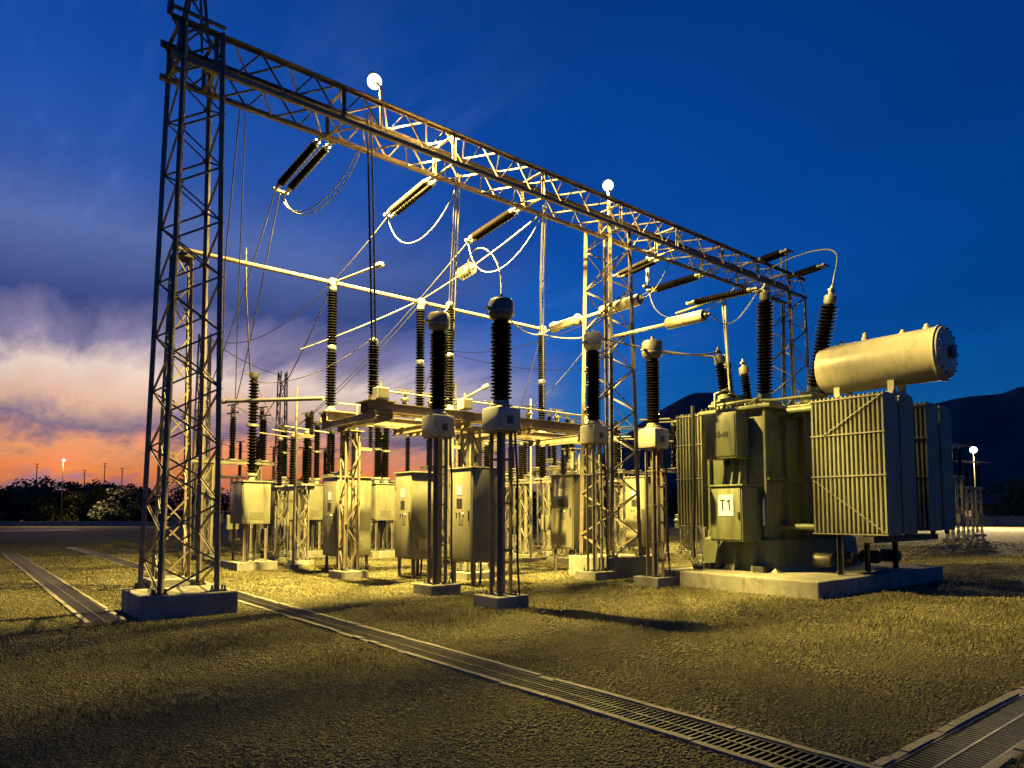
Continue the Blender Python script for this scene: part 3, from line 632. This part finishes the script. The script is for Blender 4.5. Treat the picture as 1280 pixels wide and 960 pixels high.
for lab,x,y,h in [('slim lattice pole left of the far breakers',7.9,30,9.0),('slim lattice pole in the centre of the far yard',20.5,31,10.5),('slim lattice pole behind the middle tower',28.0,27.5,10.0),('slim lattice pole right of the two small breakers',14.2,38.0,9.5),('slim lattice pole close behind the frame',17.2,25.6,7.5)]:
    lattice_tower(lab,(x,y),.3,.3,.18,.18,.2,h,9,(.5,.5),.08,.04,'steel_light',name='lattice_pole',group='far lattice poles',padz=.2)
# second transformer in the background
def far_transformer():
    t = thing('far_transformer','smaller pale transformer with a round oil drum behind the steel frame','transformer',(19.4,27.0,0))
    MB().box(-1.4,1.4,-.8,.8,.5,3.4,.04).build('tank','cream_paint',t); MB().box(-1.5,1.5,-.9,.9,3.4,3.5).build('cover','box_grey',t)
    MB().box(-1.9,1.9,-1.3,1.3,-.1,.5,.03).build('plinth','concrete',t)
    MB().lathe([(.1,-1.25),(.45,-1.2),(.55,-1.1),(.55,1.1),(.45,1.2),(.1,1.25)],24,(.3,-.2,5.0),(1,0,0)).build('oil_drum','cream_paint',t,40)
    for x in (-.5,1.0): MB().box(x-.06,x+.06,-.4,0,3.5,4.5).build('drum_stand','box_grey',t)
    for k in range(10): MB().box(-1.2+k*.26,-1.16+k*.26,-1.3,-.82,.8,3.2).build('radiator_fin','radiator_paint',t)
    for k in range(3):
        MB().lathe([(.2,3.5),(.2,3.75),(.14,3.8)],14,(-1+k*.7,.4,0)).build('turret','box_grey',t,40); insulator(t,(-1+k*.7,.4,3.8),1.5,.08,.14,16)
far_transformer()

# ------------------------------------------------------------------ the large transformer
pl = tag(MB().box(12.35,18.3,6.33,9.95,-.3,.32,.025).build('concrete_plinth','concrete'),'wide concrete plinth under the large transformer','plinth')
T = thing('power_transformer','large olive grey power transformer with T1 sign, radiators and cream oil drum','transformer',(13.8,8.15,.32))
def tl(x,y,z): return (x-13.8,y-8.15,z-.32)
def tb(x0,x1,y0,y1,z0,z1,bev=0): return MB().box(x0-13.8,x1-13.8,y0-8.15,y1-8.15,z0-.32,z1-.32,bev)
tank = tb(13.8,17.4,8.12,9.62,.72,3.88,.03).build('tank','tank_paint',T,30)
tb(13.62,17.55,7.95,9.78,3.882,3.96,.012).build('cover','tank_paint',T,30)
# base skirt, flaring outward at the foot
sk = MB(); P = [(13.8,8.12,17.4,9.62,1.05),(13.66,7.98,17.5,9.72,.98),(13.60,7.92,17.5,9.74,.45),(13.5,7.8,17.5,9.8,.325)]
vs = []
for x0,y0,x1,y1,z in P: vs += [tl(x0,y0,z),tl(x1,y0,z),tl(x1,y1,z),tl(x0,y1,z)]
sk.add(vs,[(i*4+k,(i)*4+(k+1)%4,(i+1)*4+(k+1)%4,(i+1)*4+k) for i in range(3) for k in range(4)]+[(3,2,1,0)]); sk.build('skirt','tank_paint',T)
for y in (8.14,8.62,9.12,9.58): # vertical stiffeners on the front wall
    tb(13.70,13.797,y-.025,y+.025,1.06,3.88).build('stiffener','tank_paint',tank)
for x in (14.4,15.2,16.0,16.8): tb(x-.025,x+.025,8.0,8.117,1.06,3.88).build('stiffener','tank_paint',tank)
tb(13.72,17.44,8.05,8.115,2.3,2.36).build('stiffener','tank_paint',tank)
for y in (8.3,8.75,9.2): # curved foot gussets
    g = MB(); pts = [(13.66,.98),(13.45,.78),(13.36,.5),(13.34,.33),(13.62,.33)]
    g.add([tl(x,y-.02,z) for x,z in pts]+[tl(x,y+.02,z) for x,z in pts],[(0,1,2,3,4),(9,8,7,6,5)]+[(i,(i+1)%5,5+(i+1)%5,5+i)[::-1] for i in range(5)]); g.build('foot_gusset','tank_paint',T)
tb(13.30,17.4,8.0,8.25,.325,.45).build('skid','dark_steel',T); tb(13.30,17.4,9.3,9.55,.325,.45).build('skid','dark_steel',T)
for i in range(15):
    a = MB(); a.lathe([(.022,0),(.022,.06)],6,tl(13.66,8.05+i*.118,3.96)); a.build('cover_bolt','dark_steel',T)
# T1 marshalling box and the upper relay box
bx1 = tb(13.0,13.80,8.27,9.07,.97,2.15,.012).build('marshalling_box','tank_paint',T,30)
tb(12.978,12.998,8.30,9.04,1.01,2.11,.006).build('door','tank_paint',bx1,30); tb(12.94,13.8,8.22,9.12,2.152,2.19,.008).build('canopy','tank_paint',bx1,30)
sg = tb(12.966,12.977,8.47,8.83,1.52,1.97).build('sign_plate','sign_white',bx1); sg['label'] = 'white sign plate reading T1'
# letters: T then 1, reading left to right means falling Y
def lt(y0,y1,z0,z1): return tb(12.962,12.9655,y0,y1,z0,z1)
b = lt(8.665,8.79,1.83,1.868); b.add(*[(lambda q:(q.v,q.f))(lt(8.708,8.747,1.64,1.8295))][0]); b.build('letter_t','sign_black',bx1)
b = lt(8.545,8.584,1.64,1.868); b.add([tl(12.962,8.584,1.868),tl(12.962,8.584,1.825),tl(12.962,8.625,1.80),tl(12.962,8.625,1.835)],[(0,1,2,3)]); b.build('digit_one','sign_black',bx1)
tb(12.95,12.977,8.33,8.36,1.45,1.6).build('handle','dark_steel',bx1)
bx2 = tb(13.2,13.70,8.50,9.30,2.78,3.80,.012).build('relay_box','tank_paint',T,30)
tb(13.178,13.198,8.53,9.27,2.83,3.75,.006).build('door','tank_paint',bx2,30)
g = MB(); random.seed(3)
for k in range(5): g.box(13.165-13.8,13.177-13.8,8.7+.07*k-8.15,8.76+.07*k-8.15,3.28+random.uniform(-.03,.02)-.32,3.36+random.uniform(-.03,.04)-.32)
g.build('worn_label','dark_steel',bx2)
for y in (8.6,8.8,9.0): MB().path([tl(13.5,y,2.78),tl(13.5,y,2.5),tl(13.4,y,2.15)],.03,8).build('conduit','tank_paint',T,60)
MB().box(-.1,-.02,.5,.95,1.9,2.35).build('bracket','tank_paint',T)
tb(13.70,13.797,8.17,8.23,1.3,1.9,.02).build('level_gauge','sign_white',T)
# cable bundle on the left corner
for k in range(3): MB().path([tl(13.5+.05*k,9.85+.03*k,4.1),tl(13.5+.05*k,9.85+.03*k,2.2),tl(13.48+.05*k,9.88+.03*k,1.1),tl(13.3+.04*k,9.78,.55),tl(13.0,9.5-.08*k,.36)],.042,10).build('cable','rubber',T,60)
# radiators
def radiator(x0, wx, ys, z0, z1, diag=False, name='radiator'):
    cx = x0+wx/2; r = thing(name, None, None); r.parent = T; r.location = tl(cx, ys[0], z0); h = z1-z0
    m = MB(); # one pressed-steel panel: flutes across its width, rounded ends
    nfl = 5; pr = []
    for i in range(nfl*4+1):
        u = -wx/2+wx*i/(nfl*4); pr.append((u, -.018-.010*(1 if i%4 in (1,2,3) else 0)))
    full = pr+[(u,-v) for u,v in reversed(pr)]; k = len(full)
    zs = [(0,.55),(.05,.85),(.10,1),(h-.10,1),(h-.05,.85),(h,.55)]
    vs = [(u*(1 if 0 < i < len(zs)-1 else .93),v*s,z) for i,(z,s) in enumerate(zs) for u,v in full]
    fs = [(i*k+j,i*k+(j+1)%k,(i+1)*k+(j+1)%k,(i+1)*k+j) for i in range(len(zs)-1) for j in range(k)]+[tuple(range(k-1,-1,-1)),tuple((len(zs)-1)*k+j for j in range(k))]
    me = m.add(vs,fs).mesh('panel','radiator_paint')
    for y in ys: link('panel', me, r, (0,y-ys[0],0))
    y0, y1 = min(ys)-ys[0], max(ys)-ys[0]
    for z in (.12,h-.12): MB().tube((0,y0-.03,z),(0,y1+.35,z),.055,None,12).build('header_pipe','radiator_paint',r,40)
    for z in (.02,h*.42,h*.72,h-.06): MB().box(-wx/2-.022,-wx/2-.004,y0-.04,y1+.04,z-.012,z+.012).build('tie_bar','steel_light',r)
    if diag:
        bar(r,'tie_rod',(-wx/2-.03,y1,h*.40),(-wx/2-.03,y0,.05),.022,'steel_light','round'); bar(r,'tie_rod',(-wx/2-.03,y1-.25,h*.72),(-wx/2-.03,y0,h-.06),.022,'steel_light','round')
    for z in (.0,): MB().lathe([(.03,-.08),(.05,-.05),(.05,0)],10,(0,y0+.05,z)).build('drain_plug','dark_steel',r,40)
    return r
ys = [5.76+i*.088 for i in range(17)]
radiator(13.92,.66,ys,1.14,3.95,True); radiator(14.68,.68,ys,1.16,3.98)
radiator(16.0,.66,ys,1.2,3.95); radiator(16.78,.66,ys,1.2,3.95)
ysb = [9.95+i*.088 for i in range(9)]
radiator(13.95,.66,ysb,1.25,4.0); radiator(14.75,.66,ysb,1.25,4.0)
for x in (14.25,15.0,16.3,17.1):
    for z in (1.28,3.82): MB().tube(tl(x,7.2,z),tl(x,8.13,z),.07,None,14).build('oil_pipe','tank_paint',T,40)
for x in (14.0,15.2,16.6): bar(T,'radiator_prop',tl(x,6.7,.33),tl(x,6.7,1.14),.09,'dark_steel'); 
MB().box(.0,3.2,-2.2,-1.9,.68,.8).build('radiator_beam','dark_steel',T)
for k,(x,y) in enumerate([(14.4,7.0),(15.4,7.0),(16.4,6.9),(17.2,6.8)]): MB().lathe([(.12,-.2),(.15,-.15),(.15,.2),(.1,.25)],16,tl(x,y+.25,.58),(0,1,0)).build('oil_pump','dark_steel',T,40)
# conservator
cons = MB().lathe([(.02,-.02),(.30,-.015),(.44,0),(.52,.05),(.535,.10),(.535,2.40),(.53,2.44)],36,tl(15.0,4.92,4.72),(0,1,0)).build('oil_drum','cream_paint',T,35)
MB().lathe([(.545,.09),(.56,.1),(.56,.13),(.545,.14)],36,tl(15.0,4.92,4.72),(0,1,0)).build('rim','cream_paint',cons,40)
MB().lathe([(.13,-.09),(.13,-.05),(.09,-.03),(.09,0)],16,tl(15.0,4.92,4.72),(0,1,0)).build('level_dial','dark_steel',cons,40)
for k in range(16):
    a = 2*math.pi*k/16; MB().lathe([(.018,-.035),(.018,0)],6,tl(15.0+.47*math.cos(a),4.945,4.72+.47*math.sin(a)),(0,1,0)).build('bolt','dark_steel',cons)
for y,hh in ((5.3,.1),(5.75,.07),(6.5,.16),(7.0,.08)): MB().lathe([(.07,0),(.07,hh*.5),(.045,hh*.5),(.045,hh),(.02,hh+.03)],12,tl(15.0,y,5.24)).build('vent_cap','cream_paint',cons,40)
for y in (5.9,7.0):
    for x in (14.75,15.25): tb(x-.05,x+.05,y-.06,y+.06,3.95,4.33).build('saddle_leg','cream_paint',cons)
    tb(14.6,15.4,y-.07,y+.07,3.99,4.05).build('saddle','cream_paint',cons)
MB().path([tl(15.0,7.3,4.35),tl(15.0,7.6,4.2),tl(15.1,8.2,4.25),tl(15.2,8.5,3.95)],.05,10).build('oil_pipe','tank_paint',T,60)
# bushings
def bushing(x,y,z,h,axis,shed=.20,mt='porcelain_brown',core=.10):
    ax = Vector(axis).normalized(); g = MB().lathe([(.34,0),(.34,.05),(.26,.06),(.25,.22),(.31,.23),(.31,.28),(.17,.30),(.15,.42)],24,tl(x,y,z),ax).build('bushing_turret','tank_paint',T,35)
    o = Vector(tl(x,y,z)); insulator(T,o+ax*.42,h-.72,core,shed,int((h-.7)/.078),mt,ax,'bushing')
    MB().lathe([(.11,h-.30),(.13,h-.26),(.13,h-.12),(.06,h-.08),(.05,h+.02),(.03,h+.12)],16,o,ax).box(o.x+ax.x*h-.1,o.x+ax.x*h+.1,o.y+ax.y*h-.03,o.y+ax.y*h+.03,o.z+ax.z*h-.02,o.z+ax.z*h+.03).build('bushing_terminal','aluminium',T,40)
bushing(14.8,8.76,3.96,2.95,(0,-.03,1)); bushing(14.8,7.62,3.96,2.55,(0,-.215,1))
tb(14.35,15.25,7.2,8.0,3.82,3.958,.02).build('bushing_platform','tank_paint',T)
for k,(x,y) in enumerate([(14.2,9.55),(15.0,9.9),(15.8,9.9)]):
    bushing(x,y-.15,3.96,1.5,(0,.12,1),.13,'porcelain',.07)
for k in range(7):
    x = 13.75+.16*k; MB().lathe([(.04,0),(.04,.09),(.07,.10),(.07,.14),(.025,.17)],10,tl(x,8.35+.15*(k%3),3.96)).build('valve','tank_paint',T,40)
MB().path([tl(13.8,9.6,4.08),tl(13.8,8.6,4.1),tl(14.2,8.2,4.1),tl(14.4,7.4,4.12)],.035,8).build('top_pipe','tank_paint',T,60)
MB().path([tl(13.75,9.4,3.96),tl(13.75,9.4,4.35),tl(13.9,9.2,4.45),tl(14.5,9.2,4.3)],.03,8).build('top_pipe','steel_light',T,60)
wire('curved lead from the beam down to the tilted transformer bushing', bez((19.8,11.7,9.2),(18.5,9.5,9.2),(16.5,7.4,8.0),(14.9,6.95,7.4),(14.8,7.05,6.6)), .018)
strain('bright brown insulator string sloping from the upright bushing to the left', (14.8,8.85,6.95), (14.7,10.8,7.02), True, .08, 20, 'porcelain_brown', .12, 'transformer leads')
wire('pale tube conductor under the bright insulator string', [Vector((14.8,8.7,6.9)),Vector((14.75,10.0,6.95)),Vector((14.7,11.2,6.85))], .035, 'aluminium')
for k in range(2): wire(['left','right'][k]+' pale dropper wire falling to the transformer left of the upright bushing', [Vector((15.0,9.9+.08*k,7.0)), Vector((14.9,9.75-.04*k,4.2))], .028, 'aluminium', 'dropper wires')
wire('thin vertical dropper near the left tower, left strand', [Vector((3.75,12.45,8.9)),Vector((4.3,15,7)),Vector((5.6,19.5,5.2))], .014,'aluminium','dropper wires')
wire('thin vertical dropper near the left tower, right strand', [Vector((3.85,12.45,8.9)),Vector((4.6,15,6.8)),Vector((6.0,19.6,4.6))], .012,'aluminium','dropper wires')
wire('short hanging dropper from the busbar tube right of the left tower', [Vector((4.95,15.7,7.6)),Vector((4.98,15.72,6.6)),Vector((6.45,19.75,5.4))], .018,'steel_light','dropper wires')
wire('conductor sloping down from the leftmost post insulator', sag((7.06,15.7,7.25),(8.7,25.0,5.1),.3), .016)
wire('conductor sloping down behind the short post insulator', sag((7.1,13.6,5.45),(6.5,19.7,5.3),.35), .012)
for k,(a,c) in enumerate([((13.93,15.7,7.2),(18.6,23.0,5.0)),((9.58,15.7,7.2),(10.6,28.0,4.8)),((9.12,13.6,6.6),(14.4,24.5,4.9)),((13.9,13.6,6.4),(16.2,20.5,4.8))]):
    wire(['back conductor from the right busbar post to the lit stands','back conductor from the middle busbar post to the far yard','back conductor from behind the left dark column','back conductor from the right frame end'][k], sag(a,c,.3), .013)

rt = random.Random(21)
ends = [((7.6,25.0,5.2),(8.2,27,5.6)),((8.2,27,5.7),(13.0,27.5,5.1)),((6.55,19.75,5.5),(8.3,21.2,4.1)),((9.9,23.9,4.9),(14.4,24.5,4.8)),((10.6,28,4.7),(16,41,5.5)),((13.5,33,4.8),(11.5,40,5.5)),((14.4,24.5,4.8),(17.2,25.6,7.4)),((16.2,20.5,4.6),(18.6,23,5.0)),((18.6,23,5.0),(22.5,24.5,5.6)),((15.6,17.6,4.1),(19.5,19,4.9)),((19.5,19,4.9),(23.5,20.2,5.3)),((20.2,13.6,4.9),(21,16.2,5.0)),((20.5,31,10.3),(28,27.5,9.8)),((7.9,30,8.9),(14.2,38,9.3)),((17.2,25.6,7.4),(24,33,5.5)),((23.5,20.2,5.3),(28,27.5,9.8))]
near = ['behind the left tower','above the far left breaker stand','over the far left breaker','above the small pale breakers','over the stand beneath the frame column','below the sunset','behind the two left cabinets','over the brightest stand','left of the middle tower','just behind the frame','behind the middle tower legs','left of the transformer radiators','high over the back of the yard','high on the left of the far yard','behind the dark columns','near the added short lamp pole']
for (a, c), nr in zip(ends, near): wire('thin back-yard conductor '+nr, sag(a, c, .25+rt.random()*.3), .016)
for lab, x, y, h in [('slim earthing rod beside the far left breaker',7.6,19.2,5.2),('slim earthing rod behind the pale cabinet',9.4,19.0,4.8),('slim earthing rod behind the dark columns',12.2,18.0,5.0),('slim earthing rod left of the olive cabinet',14.6,17.0,5.3),('slim earthing rod by the middle tower',17.8,16.6,5.6)]:
    t = thing('earthing_rod', lab, 'rod', (x,y,0), 'earthing rods'); MB().tube((0,0,0),(0,0,h),.045,.03,10).build('rod','steel_light',t,40); MB().box(-.2,.2,-.2,.2,-.1,.12).build('footing','concrete',t); MB().box(-.03,.5,-.03,.03,h*.72,h*.74).build('bracket','steel',t); insulator(t,(.46,0,h*.74),.7,.04,.08,9)
# drive rods and small fittings on the frame
for k,(x,y) in enumerate([(.9,.0),(1.6,.0),(3.4,0.0),(4.6,0.0),(5.6,0),(1.3,2.1),(3.2,2.1),(5.2,2.1),(6.2,2.1)]):
    MB().lathe([(.06,0),(.06,.12),(.1,.13),(.1,.17),(.04,.2),(.04,.34)],10,(x,y,FZ)).box(x-.22,x+.22,y-.02,y+.02,FZ+.345,FZ+.375).build('rod_bearing','aluminium',fr,40)
for y in (-.05,2.2): MB().tube((.3,y,FZ+.28),(7.0,y,FZ+.28),.022,None,8).build('drive_rod','steel_light',fr,40)
tb(13.775,13.797,8.70,8.95,2.30,2.46).build('rating_plate','aluminium',T)
for k,z in enumerate((.9,1.3)): MB().lathe([(.05,0),(.05,.1),(.09,.1),(.09,.13),(.03,.14),(.03,.2)],12,tl(13.8,9.35,z+.2),(-1,0,0)).build('drain_valve','dark_steel',T,40)

# ------------------------------------------------------------------ background: trees, houses, walls, lamps
def tree_mesh(seed, h):
    rnd = random.Random(seed); crown = MB(); trunk = MB()
    trunk.lathe([(.16,0),(.12,h*.25),(.08,h*.5),(.03,h*.85)],8)
    for k in range(5):
        a = rnd.uniform(0,6.28); z = h*rnd.uniform(.3,.6); trunk.tube((0,0,z),(math.cos(a)*h*.2,math.sin(a)*h*.2,z+h*.18),.05,.015,6)
    cl = [(Vector((rnd.gauss(0,.17)*h,rnd.gauss(0,.17)*h,h*rnd.uniform(.16,.88))),h*rnd.uniform(.12,.22)) for _ in range(17)]
    for c,r in cl:
        for _ in range(95):
            d = Vector((rnd.gauss(0,1),rnd.gauss(0,1),rnd.gauss(0,1))).normalized()*r*rnd.uniform(.5,1.08); p = c+d; s = rnd.uniform(.14,.34)
            u = Vector((rnd.gauss(0,1),rnd.gauss(0,1),rnd.gauss(0,1))).normalized(); v = u.orthogonal().normalized()
            crown.add([p-u*s,p+v*s*.6,p+u*s,p-v*s*.6],[(0,1,2,3)])
    return trunk.mesh('trunk','bark',60), crown.mesh('crown','foliage')
TM = [tree_mesh(20+k, 6.2+.5*k) for k in range(5)]
rnd = random.Random(11)
def place(px, depth):    # view azimuth and distance -> ground point
    x = (px-640)/F_PX*depth; p = _F*depth + _R*x; return p.x, p.y
tree_px = [(-80+i*23+rnd.uniform(-9,9), rnd.uniform(92,135)) for i in range(64)]+[(-10+i*13+rnd.uniform(-5,5), rnd.uniform(88,100)) for i in range(17)]
for px, dp in tree_px:
    x,y = place(px,dp); k = rnd.randrange(5); s = rnd.uniform(.7,1.02)*(dp/112)
    t = thing('tree','dark leafy tree in the tree line beyond the yard','tree',(x,y,0),'tree line beyond the yard',rnd.uniform(0,6.28))
    a = link('trunk',TM[k][0],t); b = link('crown',TM[k][1],t); a.scale = b.scale = (s*1.25,s*1.25,s)
def house(label, px, dp, w, d, h, rz, wins, roof=1.6):
    x,y = place(px,dp); t = thing('house',label,'house',(x,y,0),'houses beyond the yard',YAW-math.pi/2+rz)
    MB().box(-w/2,w/2,0,d,0,h).build('wall','house_wall',t)
    r = MB(); e = .4; r.add([(-w/2-e,-e,h+.01),(w/2+e,-e,h+.01),(w/2+e,d+e,h+.01),(-w/2-e,d+e,h+.01),(-w/2-e,d/2,h+roof),(w/2+e,d/2,h+roof)],[(3,2,1,0),(0,1,5,4),(2,3,4,5),(0,4,3),(1,2,5)]); r.build('roof','house_roof',t)
    n = wins
    for k in range(n):
        xc = -w/2+w*(k+.5)/n; lit = (k*7+int(px))%5 in (1,3)
        ww = .28+.2*((k*5+int(px))%3)/2; f = MB().box(xc-ww-.07,xc+ww+.07,-.06,-.002,.85,1.85).build('window','cabinet_paint',t); MB().box(xc-ww,xc+ww,-.075,-.062,.92,1.78).build('pane','window_lit' if lit else 'sign_black',f)
house('low house at the left edge with lit windows',12,108,9,6,2.3,.2,6,1.1)
house('low house under the sunset glow',70,112,8,6,2.2,-.1,5,1.0)
house('low dark house close to the left tower with two lit windows',146,104,5,6,2.1,.15,4,1.0)
house('dark shed behind the far breakers',420,95,12,6,3.0,0,4)
house('long low building at the right edge under the mountain',1268,100,16,7,2.6,-.1,5)
house('low building behind the right lamp',1175,110,10,7,3,.1,3)
def wall(label, px0, px1, dp, h):
    a = Vector((*place(px0,dp),0)); b = Vector((*place(px1,dp),0)); d = b-a; ln = d.length; t = thing('boundary_wall',label,'wall',a,'boundary walls',math.atan2(d.y,d.x)); n = max(2,int(ln/3))
    for k in range(n): MB().box(ln*k/n+.06,ln*(k+1)/n-.06,-.06,.06,-.05,h).build('panel','concrete',t)
    for k in range(n+1): MB().box(ln*k/n-.1,ln*k/n+.1,-.1,.1,-.05,h+.12).build('post','concrete',t)
wall('low pale boundary wall at the far left beyond the trenches',-40,300,79,.55)
wall('low boundary wall at the far right beyond the gravel',1195,1330,84,1.1)
def far_lamp(label, px, dp, z, power, aim, col, r=.22):
    x,y = place(px,dp); floodlight(label,(x,y,z),power,aim,z-.02,r,'lamp_far',170,col,'street_lamp',.3)
far_lamp('glaring distant lamp on a pole at the right edge',1219,72,8.1,60000,(-.5,-.35,-.8),(1,.74,.34),.34)
far_lamp('small distant lamp glowing in the sunset at the far left',78,84,7.9,7000,(.2,-.4,-.9),(1,.62,.28),.15)
for k,(px,dp,h) in enumerate([(45,98,8.5),(130,104,9),(152,100,8),(238,110,9.5),(105,96,7.5)]):
    x,y = place(px,dp); t = thing('utility_pole',['utility pole at the far left edge','utility pole under the sunset','utility pole left of the lit house','utility pole seen through the left tower','short utility pole by the low wall'][k],'pole',(x,y,0),'utility poles beyond the yard')
    MB().tube((0,0,0),(0,0,h),.09,.05,8).build('shaft','bark',t,40); MB().box(-.28,.28,-.03,.03,h-.12,h-.06).build('crossarm','bark',t); MB().box(-.2,.2,-.03,.03,h-.62,h-.56).build('crossarm','bark',t)

# ------------------------------------------------------------------ gravel and dry grass
def scatter():
    rg = np.random.default_rng(5)
    def field(x, y, sc_, sd):
        g = np.random.default_rng(sd).random((256,256)); u = x/sc_; v = y/sc_; i = np.floor(u).astype(int); j = np.floor(v).astype(int); fu = u-i; fv = v-j; fu = fu*fu*(3-2*fu); fv = fv*fv*(3-2*fv)
        G = lambda a,b: g[a%256,b%256]
        return (G(i,j)*(1-fu)+G(i+1,j)*fu)*(1-fv)+(G(i,j+1)*(1-fu)+G(i+1,j+1)*fu)*fv
    def pts(n, r0, r1, p):
        u = rg.random(n); r = (r0**p+u*(r1**p-r0**p))**(1/p) if p else r0*(r1/r0)**u
        th = YAW + np.radians(rg.uniform(-44,44,n)); x = r*np.cos(th); y = r*np.sin(th)
        ok = np.ones(n,bool)
        for d in list(DR.values()): ok &= ~((x>d[0]+.015)&(x<d[1]-.015)&(y>d[2]+.015)&(y<d[3]-.015))
        for d in PADS: ok &= ~((x>d[0])&(x<d[1])&(y>d[2])&(y<d[3]))
        return x[ok], y[ok], r[ok]
    # stones: bent octahedra
    x,y,r = pts(230000, 2.3, 30, .4); n = len(x)
    base = np.array([(1,0,0),(0,1,0),(-1,0,0),(0,-1,0),(0,0,1),(0,0,-1)],float)
    V = base[None]*rg.uniform(.6,1.2,(n,6,1))+rg.normal(0,.15,(n,6,3))
    sz = rg.uniform(.005,.014,n)*(.75+.055*r)*np.clip(.6+field(x,y,.5,9)*.9,.6,1.5); V *= sz[:,None,None]; V[:,:,2] *= .65
    a = rg.uniform(0,6.28,n); c,s = np.cos(a),np.sin(a); vx = V[:,:,0]*c[:,None]-V[:,:,1]*s[:,None]; vy = V[:,:,0]*s[:,None]+V[:,:,1]*c[:,None]
    V[:,:,0] = vx+x[:,None]; V[:,:,1] = vy+y[:,None]; V[:,:,2] += (sz*.25)[:,None]
    T8 = np.array([(0,1,4),(1,2,4),(2,3,4),(3,0,4),(1,0,5),(2,1,5),(3,2,5),(0,3,5)]); F = (T8[None]+(np.arange(n)*6)[:,None,None]).reshape(-1,3)
    mk('gravel',V.reshape(-1,3),F,'gravel_stone','loose gravel chips covering the yard floor','gravel')
    # dry grass blades: single bent triangles
    x,y,r = pts(520000, 2.3, 46, .45); n = len(x)
    cl = .55*field(x,y,.33,1)+.45*field(x,y,1.1,2); kp = rg.random(n) < np.clip((cl-.28)*2.6,.06,1)*np.clip((field(x,y,2.7,3)-.15)*3.2,.25,1); x,y,r,cl = x[kp],y[kp],r[kp],cl[kp]; n = len(x)
    a = rg.uniform(0,6.28,n); h = rg.uniform(.012,.05,n)*(.5+1.1*cl)*(.85+.02*r); w = rg.uniform(.0016,.0032,n)*(.8+.10*r); ln = rg.uniform(.01,.06,n)
    V = np.zeros((n,3,3)); V[:,0] = np.stack([x-w*np.sin(a),y+w*np.cos(a),0*x],1); V[:,1] = np.stack([x+w*np.sin(a),y-w*np.cos(a),0*x],1); V[:,2] = np.stack([x+ln*np.cos(a),y+ln*np.sin(a),h],1)
    mk('dry_grass',V.reshape(-1,3),np.arange(n*3).reshape(-1,3),'dry_grass','short dry grass growing through the gravel','grass')
def mk(name,V,F,mt,label,cat):
    me = bpy.data.meshes.new(name); me.vertices.add(len(V)); me.vertices.foreach_set('co',V.astype(np.float32).ravel()); me.loops.add(F.size); me.loops.foreach_set('vertex_index',F.astype(np.int32).ravel())
    me.polygons.add(len(F)); me.polygons.foreach_set('loop_start',np.arange(0,F.size,3,dtype=np.int32)); me.update(calc_edges=True); me.materials.append(MATS[mt])
    tag(link(name,me),label,cat,None,'stuff')
scatter()
